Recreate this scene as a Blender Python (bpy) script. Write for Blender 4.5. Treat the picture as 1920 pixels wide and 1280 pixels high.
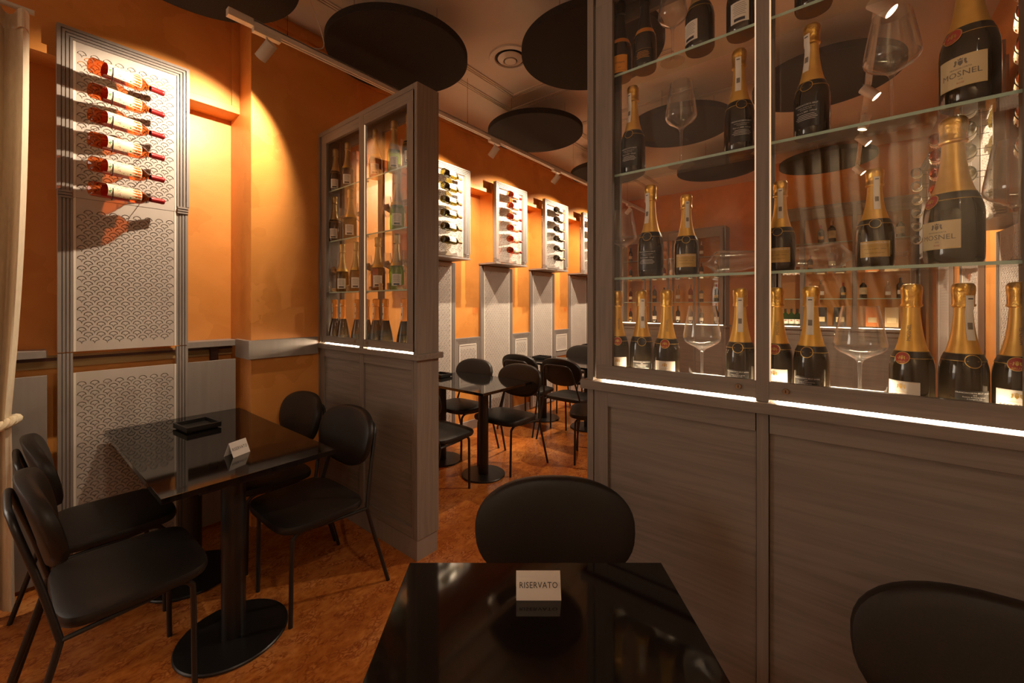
import bpy, bmesh, math, random
from mathutils import Vector, Matrix
random.seed(7)
PI = math.pi
for _o in list(bpy.data.objects): bpy.data.objects.remove(_o)
SC = bpy.context.scene
COL = SC.collection

# ------------------------------------------------------------------ camera, world, exposure
F, HY, PX, H = 768.0, 571.0, 960.0, 1.425          # focal length in px, horizon row, centre column, eye height (m)
T = math.atan(615 / 768)                            # the camera is turned left of the long wall's direction
SN, CS = math.sin(T), math.cos(T)
cd = bpy.data.cameras.new('camera'); cam = bpy.data.objects.new('camera', cd); COL.objects.link(cam)
cam.location = (0, 0, H); cam.rotation_euler = (PI / 2, 0, T)
cd.sensor_width = 36; cd.lens = F / 1920 * 36; cd.shift_y = -(640 - HY) / 1920
cd.clip_start = 0.05; cd.clip_end = 60
SC.camera = cam
SC.view_settings.view_transform = 'Standard'; SC.view_settings.look = 'None'
SC.view_settings.gamma = 1; SC.view_settings.use_curve_mapping = False
SC.view_settings.exposure = 0.6
w = bpy.data.worlds.new('world'); SC.world = w; w.use_nodes = True
w.node_tree.nodes['Background'].inputs[0].default_value = (1.0, 0.72, 0.48, 1)
w.node_tree.nodes['Background'].inputs[1].default_value = 0.02
SC.cycles.transparent_max_bounces = 96; SC.cycles.max_bounces = 10; SC.cycles.diffuse_bounces = 5; SC.cycles.glossy_bounces = 4
SC.cycles.caustics_reflective = False; SC.cycles.caustics_refractive = False; SC.cycles.sample_clamp_indirect = 6
WARM = (1.0, 0.79, 0.56)
SPOT_W = 108.0
# daylight through the window behind the near curtain
al = bpy.data.lights.new('window_daylight', 'AREA'); al.shape = 'RECTANGLE'; al.size = 1.2; al.size_y = 1.6; al.energy = 20; al.color = (1.0, 0.86, 0.72)
ao = bpy.data.objects.new('window_daylight', al); COL.objects.link(ao); ao.location = (-3.29, -1.25, 1.75); ao.rotation_euler = (0, -PI / 2, 0)

# ------------------------------------------------------------------ pixel helpers (a pixel gives a direction, the plane gives the distance)
def ray(x, y):
    u = (x - PX) / F; v = (HY - y) / F
    return (-SN + CS * u, CS + SN * u, v)
def onY(x, y, Y):
    r = ray(x, y); k = Y / r[1]; return (k * r[0], Y, H + k * r[2])
def onX(x, y, X):
    r = ray(x, y); k = X / r[0]; return (X, k * r[1], H + k * r[2])
def onZ(x, y, Z):
    r = ray(x, y); k = (Z - H) / r[2]; return (k * r[0], k * r[1], Z)

# ------------------------------------------------------------------ materials
def newmat(name):
    m = bpy.data.materials.new(name); m.use_nodes = True
    nt = m.node_tree; b = nt.nodes['Principled BSDF']
    return m, nt, b
def setc(b, col, rough=0.5, metal=0.0, spec=0.5):
    b.inputs['Base Color'].default_value = (*col, 1); b.inputs['Roughness'].default_value = rough
    b.inputs['Metallic'].default_value = metal; b.inputs['Specular IOR Level'].default_value = spec
def nd(nt, t, **kw):
    n = nt.nodes.new(t)
    for k, v in kw.items():
        if k in n.inputs: n.inputs[k].default_value = v
        else: setattr(n, k, v)
    return n
def coords(nt, scale=(1, 1, 1), rot=(0, 0, 0)):
    tc = nt.nodes.new('ShaderNodeTexCoord'); mp = nt.nodes.new('ShaderNodeMapping')
    mp.inputs['Scale'].default_value = scale; mp.inputs['Rotation'].default_value = rot
    nt.links.new(tc.outputs['Object'], mp.inputs[0]); return mp.outputs[0]
def ramp(nt, src, stops):
    r = nt.nodes.new('ShaderNodeValToRGB'); e = r.color_ramp.elements
    while len(e) < len(stops): e.new(0.5)
    for el, (p, c) in zip(e, stops): el.position = p; el.color = (*c, 1)
    nt.links.new(src, r.inputs[0]); return r.outputs[0]
def bump(nt, b, src, strength=0.2, dist=0.01):
    n = nt.nodes.new('ShaderNodeBump'); n.inputs['Strength'].default_value = strength; n.inputs['Distance'].default_value = dist
    nt.links.new(src, n.inputs['Height']); nt.links.new(n.outputs[0], b.inputs['Normal'])
def plain(name, col, rough=0.5, metal=0.0, spec=0.5):
    m, nt, b = newmat(name); setc(b, col, rough, metal, spec); return m
def noisy(name, c1, c2, scale=8, rough=0.5, metal=0.0, bstr=0.0, det=4, sc3=(1, 1, 1), spec=0.5):
    m, nt, b = newmat(name); setc(b, c1, rough, metal, spec)
    v = coords(nt, sc3); n = nd(nt, 'ShaderNodeTexNoise', Scale=scale, Detail=det); nt.links.new(v, n.inputs['Vector'])
    nt.links.new(ramp(nt, n.outputs['Fac'], [(0.3, c1), (0.7, c2)]), b.inputs['Base Color'])
    if bstr: bump(nt, b, n.outputs['Fac'], bstr, 0.004)
    return m
def wood(name, c1, c2, axis):
    m, nt, b = newmat(name); setc(b, c1, 0.6, 0, 0.3)
    s = [55, 55, 55]; s['xyz'.index(axis)] = 2.2
    v = coords(nt, tuple(s)); n = nd(nt, 'ShaderNodeTexNoise', Scale=1.0, Detail=6, Roughness=0.62, Distortion=0.5); nt.links.new(v, n.inputs['Vector'])
    s2 = [9, 9, 9]; s2['xyz'.index(axis)] = 0.9
    v2 = coords(nt, tuple(s2)); n2 = nd(nt, 'ShaderNodeTexNoise', Scale=1.0, Detail=3, Distortion=1.6); nt.links.new(v2, n2.inputs['Vector'])
    wv = nd(nt, 'ShaderNodeMath', operation='SINE'); mu = nd(nt, 'ShaderNodeMath', operation='MULTIPLY'); mu.inputs[1].default_value = 38
    nt.links.new(n2.outputs['Fac'], mu.inputs[0]); nt.links.new(mu.outputs[0], wv.inputs[0])
    ad = nd(nt, 'ShaderNodeMath', operation='MULTIPLY_ADD'); ad.inputs[1].default_value = 0.06; nt.links.new(wv.outputs[0], ad.inputs[0]); nt.links.new(n.outputs['Fac'], ad.inputs[2])
    nt.links.new(ramp(nt, ad.outputs[0], [(0.3, c2), (0.62, c1)]), b.inputs['Base Color'])
    bump(nt, b, ad.outputs[0], 0.12, 0.002)
    return m
def emis(name, col, st):
    m, nt, b = newmat(name); setc(b, col, 0.5)
    b.inputs['Emission Color'].default_value = (*col, 1); b.inputs['Emission Strength'].default_value = st
    return m
def thin_glass(name, tint=(1, 1, 1), refl=1.0, ior=1.45, rough=0.0, edge=None, bright_rim=0.0):
    # a thin clear wall: straight-through light plus Fresnel reflection
    m = bpy.data.materials.new(name); m.use_nodes = True; nt = m.node_tree; nt.nodes.clear()
    out = nt.nodes.new('ShaderNodeOutputMaterial'); tr = nt.nodes.new('ShaderNodeBsdfTransparent'); gl = nt.nodes.new('ShaderNodeBsdfGlossy')
    tr.inputs[0].default_value = (*tint, 1); gl.inputs['Roughness'].default_value = rough
    lw = nd(nt, 'ShaderNodeLayerWeight', Blend=0.5); pw = nd(nt, 'ShaderNodeMath', operation='POWER'); pw.inputs[1].default_value = edge or 4.0
    nt.links.new(lw.outputs['Facing'], pw.inputs[0]); mu = nd(nt, 'ShaderNodeMath', operation='MULTIPLY_ADD'); f0 = ((ior - 1) / (ior + 1)) ** 2
    mu.inputs[1].default_value = refl * (1 - f0); mu.inputs[2].default_value = f0 * refl; mu.use_clamp = True; nt.links.new(pw.outputs[0], mu.inputs[0]); mx = nt.nodes.new('ShaderNodeMixShader')
    nt.links.new(mu.outputs[0], mx.inputs[0]); nt.links.new(tr.outputs[0], mx.inputs[1]); nt.links.new(gl.outputs[0], mx.inputs[2])
    last = mx.outputs[0]
    if bright_rim:  # bright glass outlines put into the shader as white scatter at grazing angles
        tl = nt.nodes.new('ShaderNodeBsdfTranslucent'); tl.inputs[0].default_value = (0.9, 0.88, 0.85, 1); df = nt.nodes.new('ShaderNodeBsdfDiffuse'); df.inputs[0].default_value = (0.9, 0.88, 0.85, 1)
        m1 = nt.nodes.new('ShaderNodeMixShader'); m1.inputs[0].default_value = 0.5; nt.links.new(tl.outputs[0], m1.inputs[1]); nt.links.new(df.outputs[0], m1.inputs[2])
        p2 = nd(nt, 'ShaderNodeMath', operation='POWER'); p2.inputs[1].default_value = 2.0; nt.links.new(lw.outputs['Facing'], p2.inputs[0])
        q2 = nd(nt, 'ShaderNodeMath', operation='MULTIPLY_ADD'); q2.inputs[1].default_value = bright_rim; q2.inputs[2].default_value = 0.012; nt.links.new(p2.outputs[0], q2.inputs[0])
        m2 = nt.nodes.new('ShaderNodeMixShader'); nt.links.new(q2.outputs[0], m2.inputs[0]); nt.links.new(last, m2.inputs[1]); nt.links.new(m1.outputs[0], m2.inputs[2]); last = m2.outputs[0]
    nt.links.new(last, out.inputs[0]); return m
M = {}
TA, TB = (0.235, 0.2, 0.17), (0.182, 0.152, 0.128)
M['woodz'] = wood('taupe_oak_upright', TA, TB, 'z'); M['woodx'] = wood('taupe_oak_cross', TA, TB, 'x'); M['woody'] = wood('taupe_oak_depth', TA, TB, 'y')
M['lacquer'] = noisy('grey_lacquered_wood', (0.27, 0.235, 0.21), (0.235, 0.2, 0.18), 30, 0.45, sc3=(1, 1, 0.05))
M['panel'] = noisy('pale_grey_panel', (0.50, 0.445, 0.40), (0.46, 0.405, 0.365), 6, 0.5)
M['edge'] = plain('cream_edge', (0.78, 0.72, 0.64), 0.5)
M['ceiling'] = noisy('beige_ceiling_paint', (0.66, 0.575, 0.48), (0.62, 0.535, 0.44), 1.5, 0.8)
M['felt'] = noisy('black_felt', (0.022, 0.019, 0.017), (0.04, 0.034, 0.03), 180, 0.95, bstr=0.4, spec=0.1)
M['white_metal'] = plain('warm_white_metal', (0.62, 0.57, 0.5), 0.4, 0.0)
M['black_metal'] = noisy('black_powder_coat', (0.009, 0.008, 0.008), (0.013, 0.012, 0.011), 200, 0.38)
M['leather'] = noisy('black_leatherette', (0.011, 0.009, 0.008), (0.016, 0.0135, 0.0115), 260, 0.45, bstr=0.06, spec=0.35)
M['cord'] = plain('white_cord', (0.6, 0.53, 0.45), 0.6)
M['wire'] = plain('dark_wire', (0.03, 0.028, 0.025), 0.35, 0.8)
M['chrome'] = plain('steel', (0.6, 0.56, 0.5), 0.2, 1.0)
M['lock'] = plain('bronze_lock', (0.35, 0.25, 0.16), 0.3, 1.0)
M['dark'] = plain('dark_gap', (0.03, 0.02, 0.015), 0.8)
M['redwood'] = noisy('reddish_dark_wood', (0.09, 0.025, 0.012), (0.06, 0.015, 0.008), 12, 0.5)
M['ochre'] = plain('ochre_board', (0.4, 0.25, 0.1), 0.7)
M['curtain'] = noisy('cream_curtain_linen', (0.72, 0.62, 0.47), (0.65, 0.55, 0.41), 90, 0.9, bstr=0.15, sc3=(1, 1, 0.3), spec=0.1)
M['rope'] = plain('cream_rope', (0.75, 0.64, 0.45), 0.85)
M['sheer'] = M['curtain']
M['paper'] = plain('white_card', (0.78, 0.74, 0.7), 0.6)
M['ink'] = plain('black_ink', (0.02, 0.02, 0.025), 0.6)
M['led'] = emis('warm_led_strip', (1.0, 0.76, 0.5), 110.0)
M['ledv'] = emis('warm_led_upright', (1.0, 0.72, 0.45), 0.4)
M['ledbar'] = emis('back_bar_led', (1.0, 0.74, 0.46), 14.0)
M['lampface'] = emis('lamp_face', (1.0, 0.8, 0.55), 30.0)
M['pane'] = thin_glass('door_glass', (0.985, 0.985, 0.975), 0.75)
M['shelf'] = thin_glass('shelf_glass', (0.93, 0.97, 0.94), 0.8, 1.5)
M['shelfedge'] = plain('green_glass_edge', (0.42, 0.6, 0.5), 0.15)
M['crystal'] = thin_glass('wine_glass_crystal', (0.985, 0.985, 0.98), 1.3, 1.5, edge=3.0, bright_rim=0.16)
M['darkglass'] = noisy('dark_bottle_glass', (0.012, 0.009, 0.005), (0.02, 0.013, 0.006), 3, 0.06, spec=0.7)
M['greenglass'] = thin_glass('green_bottle_glass', (0.42, 0.72, 0.16), 1.4, 1.5)
M['olive'] = thin_glass('olive_bottle_glass', (0.42, 0.36, 0.1), 1.3, 1.5)
M['rose'] = thin_glass('rose_bottle_glass', (0.9, 0.42, 0.2), 1.2, 1.45)
M['amber'] = thin_glass('amber_spirit_glass', (0.6, 0.26, 0.07), 1.2, 1.5)
M['wine_brown'] = thin_glass('brown_bottle_glass', (0.35, 0.15, 0.06), 1.3, 1.5)
M['clearbottle'] = thin_glass('clear_bottle_glass', (0.85, 0.86, 0.84), 1.2, 1.5)
M['gold'] = noisy('gold_foil', (0.88, 0.55, 0.13), (0.74, 0.42, 0.08), 26, 0.36, 0.5, 0.25)
M['goldcap'] = noisy('crinkled_gold_foil', (0.9, 0.58, 0.16), (0.7, 0.38, 0.06), 60, 0.28, 0.85, 0.9)
M['orangefoil'] = noisy('orange_foil', (0.82, 0.3, 0.045), (0.66, 0.22, 0.03), 26, 0.4, 0.35, 0.25)
M['champfoil'] = noisy('pale_champagne_foil', (0.62, 0.44, 0.2), (0.5, 0.34, 0.14), 26, 0.36, 0.7, 0.3)
M['blackband'] = plain('black_band', (0.015, 0.013, 0.011), 0.35)
M['goldline'] = plain('gold_print', (0.7, 0.45, 0.12), 0.35, 0.7)
M['redseal'] = plain('red_seal', (0.45, 0.05, 0.035), 0.45)
M['whitelabel'] = noisy('white_label', (0.8, 0.76, 0.68), (0.76, 0.71, 0.63), 14, 0.6)
M['creamlabel'] = noisy('cream_label', (0.72, 0.6, 0.36), (0.66, 0.54, 0.31), 14, 0.6)
M['goldlabel'] = noisy('old_gold_label', (0.55, 0.36, 0.11), (0.5, 0.32, 0.09), 14, 0.45, 0.3)
M['yellowlabel'] = plain('orange_yellow_label', (0.82, 0.36, 0.04), 0.5)
M['whiteink'] = plain('white_print', (0.72, 0.7, 0.66), 0.5)
M['greyink'] = plain('grey_print', (0.2, 0.17, 0.14), 0.6)
M['redcap'] = plain('red_capsule', (0.36, 0.02, 0.02), 0.3, 0.4)
M['goldcapsule'] = plain('copper_capsule', (0.5, 0.28, 0.12), 0.3, 0.6)
M['cork'] = noisy('cork', (0.55, 0.34, 0.17), (0.4, 0.22, 0.1), 120, 0.9, bstr=0.3)
M['gingreen'] = thin_glass('gin_green_glass', (0.12, 0.6, 0.14), 1.2, 1.5)
M['redbox'] = plain('red_carton', (0.5, 0.05, 0.03), 0.5); M['blackbox'] = plain('black_carton', (0.02, 0.018, 0.016), 0.5)
M['orangebox'] = plain('orange_carton', (0.7, 0.2, 0.03), 0.5); M['tanbox'] = plain('tan_carton', (0.5, 0.36, 0.2), 0.6); M['bluebox'] = plain('navy_carton', (0.03, 0.04, 0.12), 0.5)

def m_plaster():
    m, nt, b = newmat('orange_venetian_plaster'); setc(b, (0.7, 0.3, 0.08), 0.42, 0, 0.4)
    v = coords(nt)
    n = nd(nt, 'ShaderNodeTexNoise', Scale=2.6, Detail=5, Roughness=0.55, Distortion=1.2); nt.links.new(v, n.inputs['Vector'])
    vo = nd(nt, 'ShaderNodeTexVoronoi', Scale=5.0); n2 = nd(nt, 'ShaderNodeTexNoise', Scale=4, Detail=3)
    mxv = nd(nt, 'ShaderNodeMixRGB'); mxv.inputs[0].default_value = 0.35
    nt.links.new(v, n2.inputs['Vector']); nt.links.new(v, mxv.inputs[1]); nt.links.new(n2.outputs['Color'], mxv.inputs[2]); nt.links.new(mxv.outputs[0], vo.inputs['Vector'])
    mx = nd(nt, 'ShaderNodeMixRGB'); mx.inputs[0].default_value = 0.3
    nt.links.new(n.outputs['Fac'], mx.inputs[1]); nt.links.new(vo.outputs['Color'], mx.inputs[2])
    nt.links.new(ramp(nt, mx.outputs[0], [(0.3, (0.58, 0.225, 0.046)), (0.7, (0.72, 0.305, 0.075))]), b.inputs['Base Color'])
    bump(nt, b, mx.outputs[0], 0.08, 0.004); return m
M['plaster'] = m_plaster()
def m_marble():
    m, nt, b = newmat('red_verona_marble'); setc(b, (0.4, 0.15, 0.05), 0.22, 0, 0.5)
    v = coords(nt, (1.0, 0.62, 1), (0, 0, 0.6))
    n = nd(nt, 'ShaderNodeTexNoise', Scale=9, Detail=4, Roughness=0.6); nt.links.new(v, n.inputs['Vector'])
    mxv = nd(nt, 'ShaderNodeMixRGB'); mxv.inputs[0].default_value = 0.13; nt.links.new(v, mxv.inputs[1]); nt.links.new(n.outputs['Color'], mxv.inputs[2])
    vo = nd(nt, 'ShaderNodeTexVoronoi', Scale=46, feature='DISTANCE_TO_EDGE'); nt.links.new(mxv.outputs[0], vo.inputs['Vector'])
    vc = nd(nt, 'ShaderNodeTexVoronoi', Scale=46); nt.links.new(mxv.outputs[0], vc.inputs['Vector'])
    n3 = nd(nt, 'ShaderNodeTexNoise', Scale=3.5, Detail=6, Roughness=0.65); nt.links.new(v, n3.inputs['Vector'])
    base = ramp(nt, n3.outputs['Fac'], [(0.3, (0.36, 0.10, 0.016)), (0.5, (0.50, 0.165, 0.032)), (0.72, (0.66, 0.28, 0.085))])
    vein = ramp(nt, vo.outputs['Distance'], [(0.0, (0.0, 0.0, 0.0)), (0.2, (1, 1, 1))])
    n4 = nd(nt, 'ShaderNodeTexNoise', Scale=14, Detail=2); nt.links.new(v, n4.inputs['Vector'])
    vm = ramp(nt, n4.outputs['Fac'], [(0.38, (0, 0, 0)), (0.56, (1, 1, 1))])
    veiny = nd(nt, 'ShaderNodeMixRGB'); nt.links.new(vm, veiny.inputs[0]); veiny.inputs[1].default_value = (1, 1, 1, 1); nt.links.new(vein, veiny.inputs[2])
    mul = nd(nt, 'ShaderNodeMixRGB', blend_type='MIX'); nt.links.new(veiny.outputs[0], mul.inputs[0]); mul.inputs[1].default_value = (0.24, 0.055, 0.012, 1)
    nt.links.new(base, mul.inputs[2])
    cel = nd(nt, 'ShaderNodeMixRGB', blend_type='SOFT_LIGHT'); cel.inputs[0].default_value = 0.45; nt.links.new(mul.outputs[0], cel.inputs[1]); nt.links.new(vc.outputs['Distance'], cel.inputs[2])
    nt.links.new(cel.outputs[0], b.inputs['Base Color']); return m
M['marble'] = m_marble()
def m_granite():
    m, nt, b = newmat('black_polished_granite'); setc(b, (0.006, 0.005, 0.005), 0.06, 0, 0.6)
    v = coords(nt); vo = nd(nt, 'ShaderNodeTexVoronoi', Scale=320); nt.links.new(v, vo.inputs['Vector'])
    nt.links.new(ramp(nt, vo.outputs['Distance'], [(0.08, (0.05, 0.04, 0.032)), (0.16, (0.006, 0.005, 0.0045))]), b.inputs['Base Color']); return m
M['granite'] = m_granite()
def m_floral():
    m, nt, b = newmat('cream_label_with_floral_print'); setc(b, (0.8, 0.7, 0.5), 0.6)
    v = coords(nt); base = (0.8, 0.68, 0.46)
    vo = nd(nt, 'ShaderNodeTexVoronoi', Scale=150); nt.links.new(v, vo.inputs['Vector'])
    n = nd(nt, 'ShaderNodeTexNoise', Scale=26, Detail=1); nt.links.new(v, n.inputs['Vector'])
    d1 = nd(nt, 'ShaderNodeMath', operation='LESS_THAN'); d1.inputs[1].default_value = 0.36; nt.links.new(vo.outputs['Distance'], d1.inputs[0])
    a1 = nd(nt, 'ShaderNodeMath', operation='GREATER_THAN'); a1.inputs[1].default_value = 0.55; nt.links.new(n.outputs['Fac'], a1.inputs[0])
    red = nd(nt, 'ShaderNodeMath', operation='MULTIPLY'); nt.links.new(d1.outputs[0], red.inputs[0]); nt.links.new(a1.outputs[0], red.inputs[1])
    mp2 = coords(nt, (1, 1.0, 1), (0.6, 0.2, 0.4)); v2 = nd(nt, 'ShaderNodeTexVoronoi', Scale=70); nt.links.new(mp2, v2.inputs['Vector'])
    d2 = nd(nt, 'ShaderNodeMath', operation='LESS_THAN'); d2.inputs[1].default_value = 0.3; nt.links.new(v2.outputs['Distance'], d2.inputs[0])
    a2 = nd(nt, 'ShaderNodeMath', operation='LESS_THAN'); a2.inputs[1].default_value = 0.41; nt.links.new(n.outputs['Fac'], a2.inputs[0])
    gr = nd(nt, 'ShaderNodeMath', operation='MULTIPLY'); nt.links.new(d2.outputs[0], gr.inputs[0]); nt.links.new(a2.outputs[0], gr.inputs[1])
    x1 = nd(nt, 'ShaderNodeMixRGB'); nt.links.new(red.outputs[0], x1.inputs[0]); x1.inputs[1].default_value = (*base, 1); x1.inputs[2].default_value = (0.42, 0.05, 0.05, 1)
    x2 = nd(nt, 'ShaderNodeMixRGB'); nt.links.new(gr.outputs[0], x2.inputs[0]); nt.links.new(x1.outputs[0], x2.inputs[1]); x2.inputs[2].default_value = (0.05, 0.2, 0.06, 1)
    nt.links.new(x2.outputs[0], b.inputs['Base Color']); return m
M['floral'] = m_floral()

# ------------------------------------------------------------------ mesh helpers
class MB:
    def __init__(s, off=(0, 0, 0)): s.v = []; s.f = []; s.off = off
    def add(s, vs, fs):
        n = len(s.v); o = s.off
        s.v += [(p[0] - o[0], p[1] - o[1], p[2] - o[2]) for p in vs]; s.f += [tuple(i + n for i in f) for f in fs]; return s
    def box(s, x0, x1, y0, y1, z0, z1):
        if x0 > x1: x0, x1 = x1, x0
        if y0 > y1: y0, y1 = y1, y0
        if z0 > z1: z0, z1 = z1, z0
        return s.add([(x0, y0, z0), (x1, y0, z0), (x1, y1, z0), (x0, y1, z0), (x0, y0, z1), (x1, y0, z1), (x1, y1, z1), (x0, y1, z1)],
                     [(0, 3, 2, 1), (4, 5, 6, 7), (0, 1, 5, 4), (1, 2, 6, 5), (2, 3, 7, 6), (3, 0, 4, 7)])
    def tube(s, pts, r, n=8, closed=False):
        pts = [Vector(p) for p in pts]; N = len(pts); vs = []; fs = []; prev = None
        rr = r if isinstance(r, (list, tuple)) else [r] * N
        for i, p in enumerate(pts):
            if closed: d = pts[(i + 1) % N] - pts[i - 1]
            else: d = pts[min(i + 1, N - 1)] - pts[max(i - 1, 0)]
            d.normalize()
            if prev is None: a = d.orthogonal().normalized()
            else:
                a = prev - d * prev.dot(d); a.normalize()
            prev = a; b = d.cross(a)
            for k in range(n):
                t = 2 * PI * k / n; q = p + (a * math.cos(t) + b * math.sin(t)) * rr[i]; vs.append(tuple(q))
        for i in range(N if closed else N - 1):
            j = (i + 1) % N
            for k in range(n): fs.append((i * n + k, i * n + (k + 1) % n, j * n + (k + 1) % n, j * n + k))
        if not closed: fs += [tuple(range(n))[::-1], tuple(range((N - 1) * n, N * n))]
        return s.add(vs, fs)
    def lathe(s, prof, n=24, c=(0, 0, 0)):
        vs = []; fs = []; m = len(prof)
        for (r, z) in prof:
            for k in range(n):
                t = 2 * PI * k / n; vs.append((c[0] + max(r, 1e-5) * math.cos(t), c[1] + max(r, 1e-5) * math.sin(t), c[2] + z))
        for i in range(m - 1):
            for k in range(n): fs.append((i * n + k, i * n + (k + 1) % n, (i + 1) * n + (k + 1) % n, (i + 1) * n + k))
        return s.add(vs, fs)
    def disc(s, c, r, h, n=48, br=0.004):
        return s.lathe([(0, 0), (r - br, 0), (r, br), (r, h - br), (r - br, h), (0, h)], n, c)
    def mesh(s, name, smooth=False, bev=0.0):
        me = bpy.data.meshes.new(name); me.from_pydata(s.v, [], s.f); me.validate()
        if bev:
            b = bmesh.new(); b.from_mesh(me)
            bmesh.ops.bevel(b, geom=list(b.edges), offset=bev, segments=2, affect='EDGES', profile=0.6); b.to_mesh(me); b.free()
        if smooth: set_smooth(me, 42)
        return me
def set_smooth(me, ang):
    for p in me.polygons: p.use_smooth = True
    b = bmesh.new(); b.from_mesh(me)
    for e in b.edges:
        if len(e.link_faces) == 2 and e.calc_face_angle(0) > math.radians(ang): e.smooth = False
    b.to_mesh(me); b.free()
def obj(name, me, m=None, parent=None, smooth=False, bev=0.0, loc=None, rot=None):
    if isinstance(me, MB): me = me.mesh(name, smooth, bev)
    o = bpy.data.objects.new(name, me); COL.objects.link(o)
    if m is not None and not me.materials: me.materials.append(M[m] if isinstance(m, str) else m)
    if parent is not None: o.parent = parent
    if loc is not None: o.location = loc
    if rot is not None: o.rotation_euler = rot
    return o
def tag(o, label, cat, group=None):
    o['label'] = label; o['category'] = cat
    if group: o['group'] = group
    return o
def thing(name, label, cat, loc=(0, 0, 0), rot=(0, 0, 0), group=None):
    o = bpy.data.objects.new(name, None); COL.objects.link(o); o.location = loc; o.rotation_euler = rot; o.empty_display_size = 0.1
    return tag(o, label, cat, group)
def struct(name, mb, m, **k):
    o = obj(name, mb, m, **k); o['kind'] = 'structure'; return o
def stuff(o): o['kind'] = 'stuff'; return o
def copy_tree(root, loc, rot, label, group=None):
    r = root.copy(); COL.objects.link(r); r.location = loc; r.rotation_euler = rot; r['label'] = label
    if group: r['group'] = group
    for ch in list(root.children):
        c = ch.copy(); COL.objects.link(c); c.parent = r
        for g in list(ch.children):
            d = g.copy(); COL.objects.link(d); d.parent = c
    return r
_txt = {}
def text_geo(s, size, bold=0.0, space=1.0):
    key = (s, size, bold, space)
    if key not in _txt:
        cu = bpy.data.curves.new('t', 'FONT'); cu.body = s; cu.size = size; cu.align_x = 'CENTER'; cu.align_y = 'CENTER'
        cu.resolution_u = 2; cu.offset = bold; cu.space_character = space
        o = bpy.data.objects.new('t', cu); COL.objects.link(o)
        dg = bpy.context.evaluated_depsgraph_get(); me = bpy.data.meshes.new_from_object(o.evaluated_get(dg))
        vs = [tuple(v.co) for v in me.vertices]; fs = [tuple(p.vertices) for p in me.polygons]
        bpy.data.objects.remove(o); bpy.data.curves.remove(cu); bpy.data.meshes.remove(me)
        _txt[key] = (vs, fs)
    return _txt[key]
def smoothpath(pts, n=6):
    P = [Vector(p) for p in pts]; out = []
    for i in range(len(P) - 1):
        p0 = P[max(i - 1, 0)]; p1 = P[i]; p2 = P[i + 1]; p3 = P[min(i + 2, len(P) - 1)]
        for k in range(n):
            t = k / n
            out.append(0.5 * ((2 * p1) + (-p0 + p2) * t + (2 * p0 - 5 * p1 + 4 * p2 - p3) * t * t + (-p0 + 3 * p1 - 3 * p2 + p3) * t ** 3))
    out.append(P[-1]); return out

# ------------------------------------------------------------------ the room
NX, UX, WX = -3.3155, -3.158, -2.945        # niche back, upper wall face, column face
ZC = 3.37
YC0, YC1 = 1.004, 1.737                     # column between these
RX = 0.80                                   # right wall of the far room
struct('floor', MB().box(-3.6, 1.6, -2.3, 8.2, -0.06, 0), 'marble')
struct('ceiling', MB().box(-3.6, 1.6, -2.3, 8.2, ZC, ZC + 0.08), 'ceiling')
wl = struct('wall_left', MB().box(NX - 0.15, NX, -2.2, 7.4, 0, ZC), 'plaster')
struct('wall_column', MB().box(NX, WX, YC0, YC1, 0, ZC), 'plaster')
BZ = 2.70                                   # underside of the upper wall
wu = struct('wall_upper_near', MB().box(NX, UX, -2.2, YC0, BZ, ZC), 'plaster')
wv = struct('wall_upper_far', MB().box(NX, UX, YC1, 7.4, BZ, ZC), 'plaster')
def strip_frame(y0, y1, z0, z1):            # thin raised border on the upper wall
    for a in ((y0, y1, z0, z0 + 0.045), (y0, y1, z1 - 0.05, z1), (y0, y0 + 0.045, z0 + 0.045, z1 - 0.05), (y1 - 0.045, y1, z0 + 0.045, z1 - 0.05)):
        obj('wall_moulding', MB().box(UX, UX + 0.014, *a[:2], *a[2:]), 'plaster', wu, bev=0.002)
strip_frame(-0.9, YC0, BZ, ZC)
obj('wall_moulding', MB().box(UX, UX + 0.016, YC1, 7.2, ZC - 0.085, ZC - 0.03), 'plaster', wv, bev=0.003)
struct('trim_11', MB().box(WX, WX + 0.016, YC0, YC1, ZC - 0.085, ZC - 0.03), 'plaster', bev=0.003)
obj('wall_moulding', MB().box(UX, UX + 0.03, YC1, 7.2, BZ, BZ + 0.04), 'plaster', wv, bev=0.002)
struct('wall_far', MB().box(-3.6, 1.6, 7.4, 7.55, 0, ZC), 'plaster')
struct('wall_right', MB().box(RX, RX + 0.15, 1.6, 7.4, 0, ZC), 'plaster')
struct('wall_near_right', MB().box(1.3, 1.45, -2.2, 1.6, 0, ZC), 'ceiling')
struct('wall_partition', MB().box(0.40, 1.3, 1.45, 1.6, 0, ZC), 'plaster')
struct('wall_back', MB().box(-3.6, 1.6, -2.35, -2.2, 0, ZC), 'ceiling')
# window behind the near curtain: the daylight comes from here
M['daylight'] = emis('evening_window_pane', (1.0, 0.9, 0.8), 0.8)
wn = struct('window_1', MB().box(NX + 0.001, NX + 0.006, -1.86, -0.64, 0.95, 2.55), 'daylight')
for (a0, a1, b0, b1) in ((-1.92, -0.58, 2.55, 2.62), (-1.92, -0.58, 0.88, 0.95), (-1.92, -1.86, 0.95, 2.55), (-0.64, -0.58, 0.95, 2.55), (-1.27, -1.23, 0.95, 2.55)):
    obj('window_frame', MB().box(NX, NX + 0.02, a0, a1, b0, b1), 'lacquer', wn, bev=0.002)
# chair rail of the column
cr = struct('trim_1', MB().box(WX, WX + 0.022, YC0 - 0.022, 1.425, 1.075, 1.196), 'lacquer', bev=0.003)
obj('return_rail', MB().box(-3.16, WX, YC0 - 0.022, YC0, 1.075, 1.196), 'lacquer', cr, bev=0.003)
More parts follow.
